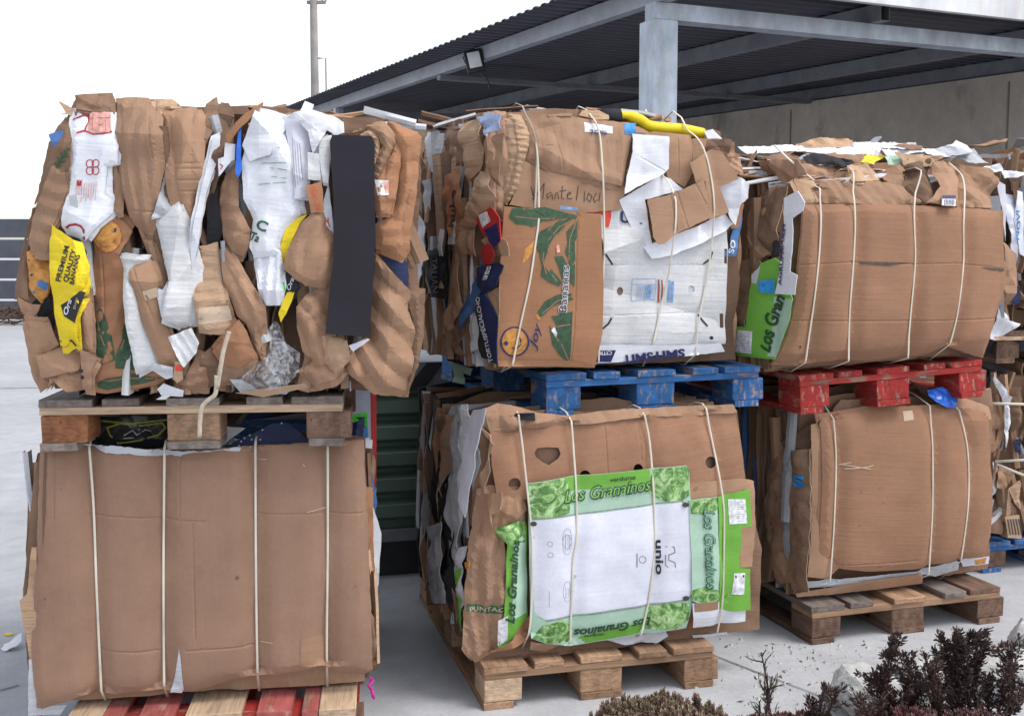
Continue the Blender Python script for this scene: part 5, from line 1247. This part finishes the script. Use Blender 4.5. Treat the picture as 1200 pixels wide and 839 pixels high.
c = card('cardboard_sheet', 'kraftbig2', 'J 264,232 300,232 420,212 520,212 640,205 690,212 720,225 786,230 792,380 800,440 790,600 770,662 690,672 560,700 420,708 330,700 285,672 265,640 275,460 272,300', .022, amp=.004, sc=2.5, curl=.012, cs=.03,
         scores=('J 330,690 560,672',), hinge=0, layers=1, label='plain scuffed brown sheet over the whole front')
b.decal(c, 'i_tape', 'J 520,215 550,212 552,240 522,245', 'tape'); b.lines(c, 'i_tape', ['J 335,378 420,392', 'J 345,392 415,385 428,380', 'J 360,372 330,380'], 1.2, 'scuff')
b.multi(c, 'i_brownred', [circ(*px('J %d,%d' % q)[0], 1.0, 7) for q in ((348, 465), (392, 462), (448, 450), (328, 520), (388, 565), (460, 495), (312, 672), (448, 692))], 'rust_spots')
card('cardboard_sheet', 'kraft', 'J 300,225 330,180 420,175 500,200 430,215', -.02, cr=.01); card('cardboard_sheet', 'kraftd', 'J 150,300 260,240 250,255 232,330 160,350', .0, 'S', cr=.02)
card('plastic_bag', 'blueplastic', 'J 596,150 640,140 665,155 698,178 692,206 655,202 620,185 600,168', .05, cr=.03, crs=14, label='bright blue plastic poking out at the top')
card('cardboard_sheet', 'kraft', 'J 640,190 700,170 785,200 790,240 700,235', -.02, cr=.01)
for s_ in st: b.strap(s_)
b.scraps(7, ['kraft', 'kraftl', 'kraftd'], lambda r: (r.uniform(.1, .85), r.uniform(.0, .9), .77), (.05, .1), 19)
b.slivers(50, ['kraft', 'kraftd', 'kraftd', 'greyw'], lambda r: (r.uniform(-.03, .03), r.uniform(.05, 1.0), r.uniform(.1, .7)), (.15, .5), (.006, .03), .06, 59)
b.slivers(20, ['kraft', 'kraftl', 'kraftd', 'white'], lambda r: (r.uniform(.9, .97), r.uniform(.05, .4), r.uniform(.1, .6)), (.1, .3), (.006, .02), .12, 60)
# ================================================================== UPPER RIGHT BALE
st = [px('I 330,225 345,300 335,480 312,660 282,795'), px('I 425,170 455,290 452,480 440,640 417,790'), px('I 640,170 652,300 655,470 640,650 612,780'), px('I 772,138 797,190 812,330 808,480 790,640 762,735')]
zR = RUP.z + .146
YR = R(19); n_ = Vector((math.sin(YR), -math.cos(YR), 0)); r_ = ray(912, 432); o = RUP - n_ * .0
t_ = (o - Vector((0, 0, CAMH))).dot(n_) / r_.dot(n_); hp = Vector((0, 0, CAMH)) + r_ * t_; o = Vector((hp.x, hp.y, zR + .0))
b = Bale('cardboard_bale', 'upper right bale with a wide creased brown sheet on the front, on the red pallet', o, YR, .93, .66, 1.1, GRP, tilt=R(-2.2), bulge=.06, straps=st)
b.groove = .014
b.core(); b.strata(38, PALX + ['kraftd', 'kraftd', 'kraft'], 'y', start=.06, seed=51, ztop=lambda t: .68 + .1 * min(t * 3, 1), jx=.03, amp=.012)
card = b.card
for mt, p, w_ in (('kraft', 'I 95,330 125,240 190,215 170,440 100,480', .01), ('kraftd', 'I 60,470 110,450 140,470 110,540 90,680 50,680', .01), ('kraftd', 'I 150,230 220,220 215,440 150,450', .02), ('kraft', 'I 115,135 240,132 262,180 180,215 115,218', .0),
                   ('dark', 'I 180,370 205,370 205,450 175,455', .03), ('kraft', 'I 75,125 120,100 118,200 100,260 75,200', -.01)):
    card('cardboard_sheet', mt, p, w_, 'S', cr=.012, curl=.01)
c = card('box_panel', 'green', 'I 145,470 190,455 215,480 248,590 238,660 190,787 45,772 50,680 88,680 110,530', .09, 'S', amp=.004, label='green box side with curly lettering'); 
b.decal(c, 'palegreen', 'I 190,580 250,590 238,660 195,780 170,775 190,680', 'printed_band'); b.decal(c, 'i_white', 'I 62,690 112,695 110,768 56,762', 'sticker'); b.text(c, 'i_dkgreen', 'Los Gran', 'I 180,765', 'I 225,580', 13, .35, .035, off=.005); b.decal(c, 'greyw', 'I 112,510 145,480 130,540 112,535', 'printed_patch')
b.lines(c, 'i_grey', ['I 65,%d 106,%d' % (y, y + 2) for y in range(702, 764, 8)], .35)
c = card('box_panel', 'white', 'I 220,258 265,235 288,272 280,300 245,325 240,500 262,512 255,575 190,572 215,420 218,320', .115, 'S', hinge=0, amp=.004, cr=.004, label='narrow white box end with blue lettering'); b.text(c, 'i_navy', 'AGRUPAPULPI', 'I 212,545', 'I 226,345', 3.6, 0, .03, off=.004)
b.decal(c, 'i_blue', 'I 150,530 185,522 190,572 150,565', 'printed_patch')
# top heap
for mt, p, w_ in (('kraft', 'I 345,205 540,200 605,215 690,270 600,280 330,272', .01), ('kraftl', 'I 262,195 330,200 345,270 285,275', .02), ('kraft', 'I 200,212 300,160 430,165 440,205 300,225', -.03), ('kraftl', 'I 440,160 500,150 545,198 450,205', .0),
                   ('kraft', 'I 540,195 640,128 645,190 600,222', .0), ('kraftd', 'I 640,150 720,130 728,240 690,278 648,220', .01), ('kraft', 'I 790,150 880,165 925,200 918,292 812,288', .015)):
    card('cardboard_sheet', mt, p, w_, cr=.02, curl=.01, amp=.01)
card('cardboard_sheet', 'kraft', 'I 722,138 760,142 795,160 802,225 792,285 700,272 735,220', .035, curl=.03, cs=.03, fold=(0, .05, .006))
c = card('box_panel', 'i_white', 'I 738,250 782,250 782,284 738,282', .045, amp=.001); b.decal(c, 'i_navy', 'I 738,249 782,249 782,260 738,260', 'printed_patch'); b.lines(c, 'i_black', ['I %d,264 %d,280' % (x, x) for x in range(746, 778, 5)], .8, 'barcode')
for i, (mt, p, w_) in enumerate((('white', 'I 50,92 190,88 300,98 310,112 200,112 60,118', -.35), ('white', 'I 240,100 420,95 560,100 650,108 560,125 300,118', -.3), ('kraftl', 'I 200,95 300,66 380,68 425,72 400,100 260,104', -.4), ('white', 'I 400,82 560,75 640,82 640,100 420,100', -.45),
                   ('kraftd', 'I 540,92 600,80 660,88 650,104 560,104', -.33), ('white', 'I 640,100 700,98 785,68 828,100 760,120 700,128 640,118', -.25), ('greyw', 'I 770,100 850,95 862,148 790,145', -.2), ('yellow', 'I 430,145 470,118 520,125 480,150', -.1), ('dark', 'I 250,128 300,112 420,140 400,160 260,150', -.12), ('palegreen', 'I 510,125 580,122 570,150 520,155', -.12),
                   ('white', 'I 860,160 920,145 930,165 905,175', -.1), ('kraft', 'I 330,120 480,118 420,165 330,160', -.16), ('kraftl', 'I 560,112 700,125 640,160 570,160', -.1), ('white', 'I 920,170 1010,175 1010,185 925,195', -.2), ('kraftd', 'I 130,128 215,105 260,150 200,150', -.2))):
    card('paper_sheet' if mt in ('white', 'greyw') else 'cardboard_sheet', mt, p, w_, cr=.05, crs=8, amp=.02, tear=.005, noB=True, tilt=(0, -1.2 if i < 7 else -.6), h=.012)
# right side
card('cardboard_sheet', 'kraft', 'I 945,400 1000,440 990,520 960,615 945,560', -.05, cr=.01); card('paper_sheet', 'white', 'I 915,200 945,215 948,400 938,300', -.03)
c = card('paper_sheet', 'whiteprint', 'I 960,235 982,240 990,420 1003,460 975,440 950,330', -.2, cr=.006, noB=True); b.text(c, 'i_blue', 'NOVI', 'I 968,395', 'I 968,300', 4, 0, .02)
c = card('cardboard_sheet', 'kraftbig2', 'I 285,280 450,276 600,278 860,292 946,302 948,430 955,520 940,600 905,700 880,782 820,765 760,740 700,768 612,780 500,790 420,787 330,795 270,808 185,806 215,760 240,700 262,600 272,480', .024, amp=.005, sc=3, curl=.02, cs=.04, h=.014,
         scores=('I 275,478 450,468', 'I 450,468 650,475', 'I 650,475 812,472', 'I 812,475 950,492', 'I 245,660 640,660', 'I 640,662 935,650', 'I 335,282 330,480'), hinge=0, layers=1, label='wide warm brown sheet creased twice across the front')
b.multi(c, 'i_pen', ['I 470,468 560,470 640,470 560,480 480,474', 'I 860,484 946,490 946,498 900,494', circ(*px('I 274,746')[0], 1.6, 8)], 'split_crease')
for s_ in st: b.strap(s_)
V, Fs = tube_vf(spline([b.inv @ atD(*q, 3.93 + i * .03) for i, q in enumerate(reversed(px('I 190,85 230,125 300,185 318,200')))], 5), .005, 8, Vector((1, 0, 0)), .5); mobj('strap', V, Fs, M['strap'], b.e, True)
b.scraps(14, ['kraft', 'kraftl', 'white', 'kraftd'], lambda r: (r.uniform(.0, .92), r.uniform(.08, 1.0), .70 + r.uniform(0, .07)), (.05, .14), 20)

b.slivers(210, ['kraft', 'kraftd', 'kraftl', 'white', 'greyw', 'kraft', 'whitew'], lambda r: (lambda y: (r.uniform(-.02, .95), y, .66 + min(y * .35, .13) + r.uniform(-.03, .03)))(r.uniform(.05, .7)), (.05, .24), (.004, .014), .16, 56, 'x')
b.slivers(50, ['kraft', 'kraftd', 'kraftd', 'kraftv'], lambda r: (r.uniform(-.03, .03), r.uniform(.05, 1.0), r.uniform(.1, .62)), (.12, .4), (.006, .03), .06, 57)
b.slivers(20, ['kraft', 'white', 'greyw', 'kraftl'], lambda r: (r.uniform(.9, .97), r.uniform(.02, .4), r.uniform(.1, .6)), (.1, .3), (.006, .02), .12, 58)
# ================================================================== FAR RIGHT STACK
YF = R(17)
o = atZ(1152, 672, 0)
pallet(o, YF, 'blue pallet partly seen at the right edge under a loose heap of flattened boxes', dict(deck=['pblue'], stringer='pblue', block=['pblue', 'wooddk'], bottom='pblue'), seed=7, W=.8)
r1 = random.Random(77)
bl = Bale('cardboard_bale', 'far right lower bale of mixed torn boxes on the blue pallet', o + Vector((.0, .0, .147)), YF, .9, .80, 1.1, GRP)
bl.core(); bl.strata(34, PALX, 'x', start=.02, seed=61, ztop=lambda t: .78, jx=.05, amp=.02)
for mt, p, w_ in (('white', 'J 800,95 840,150 865,250 850,330 840,200 805,120', .05), ('kraft', 'J 760,230 830,180 850,260 800,380 770,340', .02), ('kraft', 'J 820,380 870,400 850,460 810,450', .03), ('kraftl', 'J 855,455 891,430 891,520 870,500', .05), ('kraftd', 'J 800,480 870,500 880,600 800,590', .0),
                   ('kraft', 'J 800,530 840,535 835,595 795,590', .02), ('greyw', 'J 800,370 818,375 815,470 802,480', .03), ('kraftd', 'J 850,150 891,140 891,300 860,280', .01), ('navy', 'J 870,310 891,300 891,350 872,340', .03)):
    bl.card('paper_sheet' if mt == 'white' else 'cardboard_sheet', mt, p, w_, cr=.02, curl=.01, amp=.01, noB=True)
c = bl.card('cardboard_sheet', 'kraftl', 'J 838,540 885,535 882,605 840,602', .05, amp=.002, noB=True); bl.lines(c, 'i_pen', ['J %d,548 %d,592' % (x, x + 2) for x in range(846, 884, 9)], 1.6, 'slots')
for pz in (('Z 1160,473 1178,473 1240,475',), ('Z 1166,541 1200,539 1260,537',), ('Z 1168,544 1190,553 1240,572',)):
    P = [bl.inv @ atD(*q, 4.85) for q in px(pz[0])]; V, Fs = tube_vf(P, .006, 8, None, .5); mobj('strap', V, Fs, M['strap'], bl.e, True)
o2 = o + Vector((.02, 0, .147 + .80))
pallet(o2 + Vector((0, 0, .02)), YF, 'brown pallet between the two far right bales', dict(deck=['wooddk'], stringer='wooddk', block='wooddk', bottom='wooddk'), seed=8)
bu = Bale('cardboard_bale', 'far right upper bale with torn white cartons behind the right stack', o2 + Vector((-.02, 0, .168)), YF, .9, .82, 1.1, GRP)
bu.core(); bu.strata(30, PALX + ['white', 'whitew'], 'x', start=.02, seed=62, ztop=lambda t: .80, jx=.05, amp=.02)
for mt, p, w_ in (('whiteprint', 'I 950,240 1000,250 1010,470 985,440 950,330', .03), ('white', 'I 900,720 935,610 960,660 1000,670 970,690 925,725', .06), ('kraft', 'I 945,400 1010,440 1010,600 950,610', .0), ('navy', 'I 970,555 1010,545 1010,605 970,608', .04), ('kraftd', 'I 985,190 1007,180 1010,300 990,320', .04), ('dark', 'I 880,700 1007,700 1007,760 880,770', .0), ('kraftl', 'I 900,712 1007,710 1007,722 905,724', .05)):
    bu.card('paper_sheet' if 'white' in mt else 'cardboard_sheet', mt, p, w_, cr=.015, curl=.006, amp=.01, noB=True)
for q_, sd_ in ((bl, 63), (bu, 64)):
    q_.slivers(60, ['kraft', 'kraftd', 'kraftl', 'white', 'greyw'], lambda r: (r.uniform(.0, .5), r.uniform(-.06, .03), r.uniform(.08, .74)), (.1, .35), (.006, .025), .35, sd_)
bu.scraps(10, ['kraft', 'kraftl', 'white', 'greyw'], lambda r: (r.uniform(.0, .9), r.uniform(.0, 1.0), .82 + r.uniform(-.03, .03)), (.05, .14), 21)

# ================================================================== SMALL THINGS ON THE GROUND
def crumpled(name, c, size, mat, label, cat, seed=0, ht=.5):
    r = random.Random(seed); poly = [(math.cos(2 * math.pi * k / 7) * size * r.uniform(.7, 1.2), math.sin(2 * math.pi * k / 7) * size * r.uniform(.6, 1)) for k in range(7)]
    P, T = tri_mesh(densify(poly, .01, .003, seed), .012, (), (), seed)
    def fn(x, y, off):
        d = noise.voronoi(Vector((x * 16, y * 16, seed)))[0]; return Vector((x, y, max(.004, size * ht * (.3 + (d[1] - d[0]) + noise.noise(Vector((x * 9, y * 9, seed))))) + off))
    o = solid(name, P, T, fn, .002, M[mat], None); o.location = c; tag(o, label, cat); return o
crumpled('paper_scrap', atZ(14, 760, 0), .045, 'white', 'crumpled white paper scrap on the ground at the left edge', 'paper', 3, .9)
crumpled('wrapper', atZ(11, 744, 0), .018, 'yellow', 'tiny yellow wrapper behind the white paper scrap at the left edge', 'wrapper', 4)
def ribbon(c, label, seed):
    r = random.Random(seed); pts = [c]
    p = c.copy()
    for i in range(5): p = p + Vector((r.uniform(-.012, .012), r.uniform(-.01, .01), -.014)); pts.append(p)
    V, Fs = tube_vf(spline([q - c for q in pts], 4), [.003 + .003 * abs(math.sin(i)) for i in range(21)], 6, Vector((1, 0, 0)), .4)
    o = mobj('ribbon', V, Fs, M['pink'], None, True); o.location = c; tag(o, label, 'ribbon')
ribbon(atD(432, 793, 3.3), 'short magenta ribbon hanging at the lower right corner of the lower left bale', 2)
ribbon(atD(37, 827, 3.1), 'short magenta ribbon at the lower left corner of the lower left bale', 5)
for i, (p, sz, fl, lb) in enumerate((((1012, 832), (.12, .10, .11), .0, 'jagged white rubble lump left of the dark shrub'), ((1070, 818), (.10, .07, .09), .0, 'grey rubble lump half hidden behind the dark shrub'), ((1196, 758), (.045, .05, .075), 0, 'upright grey rubble block at the right edge'),
                                ((1185, 806), (.20, .14, .09), .0, 'broad pale rubble heap behind the shrub at the right edge'), ((1130, 812), (.06, .05, .08), 0, 'small upright stone behind the middle of the shrub'), ((1200, 790), (.06, .05, .06), 0, 'round pale stone at the right edge of the rubble'))):
    bm = bmesh.new(); bmesh.ops.create_icosphere(bm, subdivisions=4, radius=1); r = random.Random(i + 40)
    pl = [(Vector((r.gauss(0, 1), r.gauss(0, 1), r.gauss(0, 1))).normalized(), r.uniform(.62, .88)) for _ in range(9)]
    for v in bm.verts:
        for n1, d1 in pl:
            k = v.co.dot(n1)
            if k > d1: v.co -= n1 * (k - d1)
        v.co += v.co.normalized() * (.10 * noise.noise(v.co * 3 + Vector((i, 0, 0))) + .04 * noise.noise(v.co * 11))
        v.co = Vector((v.co.x * sz[0], v.co.y * sz[1], max(v.co.z, -.5) * sz[2] + sz[2] * .5))
    bm.verts.index_update(); V = [v.co.copy() for v in bm.verts]; Fs = [tuple(v.index for v in f.verts) for f in bm.faces]; bm.free()
    c = atZ(*p, 0); o = mobj('rubble_stone', V, Fs, M['rock']); o.location = (c.x, c.y, 0); tag(o, lb, 'stone', 'lumps of rubble at the lower right')
r = random.Random(9); V = []; Fs = []
for i in range(420):
    q = (r.gauss(985, 75), r.uniform(750, 845)) if i < 260 else (r.uniform(830, 1200), r.uniform(735, 850)); c = atZ(*q, 0); s_ = r.choice([.003, .004, .006, .010]) * r.uniform(.7, 1.3); k = len(V)
    for dx, dy, dz in ((1, 0, 0), (-.6, .8, 0), (-.5, -.9, 0), (0, 0, .8), (.5, .6, .3)): V.append(c + Vector((dx * s_ * r.uniform(.6, 1.4), dy * s_, max(0, dz * s_))))
    Fs += [(k, k + 1, k + 3), (k + 1, k + 2, k + 3), (k + 2, k, k + 3), (k, k + 4, k + 3), (k + 4, k + 1, k + 3)]
o = mobj('gravel', V, Fs, M['rock']); tag(o, 'small chips of rubble and grit strewn over the concrete at the lower right', 'gravel', None, 'stuff')
r = random.Random(10); V = []; Fs = []
for i in range(60):
    q = (r.uniform(850, 1120), r.uniform(745, 835)); c = atZ(*q, .003); s_ = r.uniform(.004, .016); an = r.uniform(0, 3); k = len(V); d = Vector((math.cos(an), math.sin(an), .1)) * s_; e_ = Vector((-math.sin(an), math.cos(an), .3)) * s_ * .3
    V += [c - d, c + e_, c + d, c - e_]; Fs.append((k, k + 1, k + 2, k + 3))
o = mobj('leaf_litter', V, Fs, M['wooddk']); tag(o, 'dry dark leaf bits scattered on the pale ground between pallets and plants', 'litter', None, 'stuff')

def leafmat(name, stops, rough=.6):
    m, nt, b = nmat(name); ge_ = nt.nodes.new('ShaderNodeNewGeometry')
    c = ramp(nt, ge_.outputs['Random Per Island'], stops); nt.links.new(c, b.inputs['Base Color']); b.inputs['Roughness'].default_value = rough; return m
M['maroon'] = leafmat('dark maroon leaves', [(0, (.026, .014, .013)), (.5, (.05, .024, .022)), (.88, (.09, .044, .038)), (1, (.12, .09, .055))])
M['succ'] = leafmat('brown green fleshy leaves', [(0, (.10, .12, .06)), (.3, (.20, .18, .10)), (.6, (.26, .15, .12)), (.85, (.16, .06, .06)), (1, (.32, .28, .18))])
M['succr'] = leafmat('reddish fleshy leaves', [(0, (.10, .03, .04)), (.5, (.17, .06, .065)), (1, (.16, .13, .09))])
M['weed'] = leafmat('dry green weed', [(0, (.08, .09, .04)), (1, (.16, .15, .08))])
M['stem'] = flat_mat('dark twig', (.05, .03, .025, 1), .8)
def shrub(name, base, tips, label, seed, mat='maroon', leaf=.013, dens=1.0, rad=.06, cat='shrub', group=None):
    r = random.Random(seed); e = empty(name, base); tag(e, label, cat, group); SV = []; SF = []; LV = []; LF = []
    def blade(p, d, L):
        sd = d.cross(Vector((r.gauss(0, 1), r.gauss(0, 1), r.gauss(0, 1)))).normalized() * L * .2; k = len(LV)
        nn = d.cross(sd).normalized() * L * .1
        LV.extend([p - sd * .5, p + d * L * .5 - sd + nn, p + d * L, p + d * L * .5 + sd + nn, p + sd * .5]); LF.append((k, k + 1, k + 2, k + 3, k + 4))
    def limb(a, b, r0, depth):
        m1 = a.lerp(b, .5) + Vector((r.uniform(-1, 1), r.uniform(-1, 1), r.uniform(-.6, .2))) * (b - a).length * .12
        pts = spline([a, m1, b], 7); v, f = tube_vf(pts, [r0 * (1 - .7 * i / 14) for i in range(15)], 5); k = len(SV); SV.extend(v); SF.extend([tuple(k + j for j in q) for q in f])
        L = (b - a).length; n = int(L / .0011 * dens)
        for i in range(n):
            t = r.uniform(.25 if depth == 0 else .0, 1); p = pts[int(t * 14)].lerp(pts[min(14, int(t * 14) + 1)], r.random())
            d = (pts[min(14, int(t * 14) + 1)] - pts[max(0, int(t * 14) - 1)]).normalized()
            o_ = Vector((r.gauss(0, 1), r.gauss(0, 1), r.gauss(0, 1))).normalized(); p = p + o_ * r.uniform(0, rad * .3) * (1.1 - t * .6)
            blade(p, (d * .9 + o_ * .75).normalized(), leaf * r.uniform(.7, 1.3))
        if depth < (2 if dens < .5 else 1):
            for i in range(int(L / .024)):
                t = r.uniform(.3, .97); p = pts[int(t * 14)]; d = (pts[min(14, int(t * 14) + 1)] - pts[max(0, int(t * 14) - 1)]).normalized()
                o_ = Vector((r.gauss(0, 1), r.gauss(0, .7), r.gauss(0, 1))).normalized(); limb(p, p + (d * .8 + o_ * .7).normalized() * L * (.34 if depth == 0 else .3) * (1.15 - t * .6), r0 * .45, depth + 1)
    for tp in tips: limb(Vector((0, 0, 0)) + Vector((tp[0].x - base.x, tp[0].y - base.y, 0)) * tp[1], tp[0] - base, .006, 0)
    mobj('stem', SV, SF, M['stem'], e, True); mobj('foliage', LV, LF, M[mat], e)
    return e
def T_(s, d, k=.35): return [(atD(*q, d + i * .01), k) for i, q in enumerate(px(s))]
SH = 'dark maroon shrubs at the lower right'
bp_ = atD(1085, 860, 3.2); bp_.z = 0
shrub('maroon_shrub', bp_, T_('S 490,225 395,395 560,300 660,300 740,430 560,480 480,560', 3.2, .5), 'dark maroon shrub leaning left, in front of the rubble lumps', 1, dens=1.15, group=SH)
bp_ = atD(1150, 860, 3.25); bp_.z = 0
shrub('maroon_shrub', bp_, T_('S 745,190 850,240 915,190 1000,240 1110,245 900,400 1020,420 1130,370 1190,460 780,480', 3.27, .5), 'tallest dark maroon shrub with upright sprigs at the right edge', 2, dens=1.15, group=SH)
bp_ = atD(970, 860, 3.15); bp_.z = 0
shrub('maroon_shrub', bp_, T_('S 118,475 190,500 60,560', 3.15, .6), 'small dark maroon sprig left of the rubble lump', 3, dens=.9, group=SH)
bp_ = atD(1020, 862, 3.12); bp_.z = 0
shrub('maroon_shrub', bp_, T_('S 318,530 430,550 360,600', 3.12, .6), 'little dark maroon sprig in front of the rubble lump', 4, dens=.9, group=SH)
bp_ = atD(902, 862, 3.2); bp_.z = 0
shrub('weed', bp_, T_('Z 892,764', 3.2, .3) + T_('Z 905,792 898,815 890,822', 3.2, .8), 'thin dry weed stalk with a few small leaves before the gap between pallets', 6, 'weed', .014, .05, cat='weed')
def mound(name, x0, x1, top, d, mat, label, seed, n=420, dep=.25):
    r = random.Random(seed); a = atD(x0, 850, d); b2 = atD(x1, 850, d); e = empty(name, ((a.x + b2.x) / 2, d + dep / 2, 0)); tag(e, label, 'plant'); LV = []; LF = []; SV = []; SF = []
    hx = (b2.x - a.x) / 2
    for i in range(n):
        x, y = r.uniform(-1, 1), r.uniform(-1, 1)
        if x * x + y * y > 1: continue
        H = (CAMH - (top - 295) / FPX * (d + dep / 2)) * (1 - .4 * (x * x + y * y) ** 1.5) * (r.uniform(.72, 1.05) + .22 * noise.noise(Vector((x * 2.4, y * 2, seed * 3.1)))); p = Vector((x * hx, y * dep / 2, H))
        v, f = tube_vf([Vector((p.x * .7, p.y * .7, 0)), Vector((p.x, p.y, H * .6)), p], .0025, 4); k = len(SV); SV += v; SF += [tuple(k + j for j in q) for q in f]
        for j in range(26):
            an = j * 2.4; t = j / 26; up = 1 - t; dr = Vector((math.cos(an) * (.3 + t), math.sin(an) * (.3 + t), up * 1.2 + .1)).normalized(); L = .017 * r.uniform(.7, 1.2); q = p - Vector((0, 0, t * .035)); sd = dr.cross(Vector((0, 0, 1))).normalized() * L * .26; th = dr.cross(sd).normalized() * L * .15; k = len(LV)
            LV += [q, q + dr * L * .6 + sd, q + dr * L, q + dr * L * .6 - sd, q + dr * L * .55 + th, q + dr * L * .5 - th]; LF += [(k, k + 1, k + 4), (k + 1, k + 2, k + 4), (k + 2, k + 3, k + 4), (k + 3, k, k + 4), (k, k + 5, k + 1), (k + 1, k + 5, k + 2), (k + 2, k + 5, k + 3), (k + 3, k + 5, k)]
    mobj('stem', SV, SF, M['stem'], e, True); mobj('foliage', LV, LF, M[mat], e)
mound('succulent_plant', 690, 872, 838, 3.05, 'succ', 'low brownish green succulent mound at the bottom edge before the middle pallet', 1)
mound('succulent_plant', 858, 1010, 864, 3.0, 'succr', 'low reddish succulent patch along the bottom edge below the weed', 2)
mound('succulent_plant', 1000, 1230, 856, 3.0, 'succr', 'reddish succulent patch under the dark shrubs at the bottom right', 3)
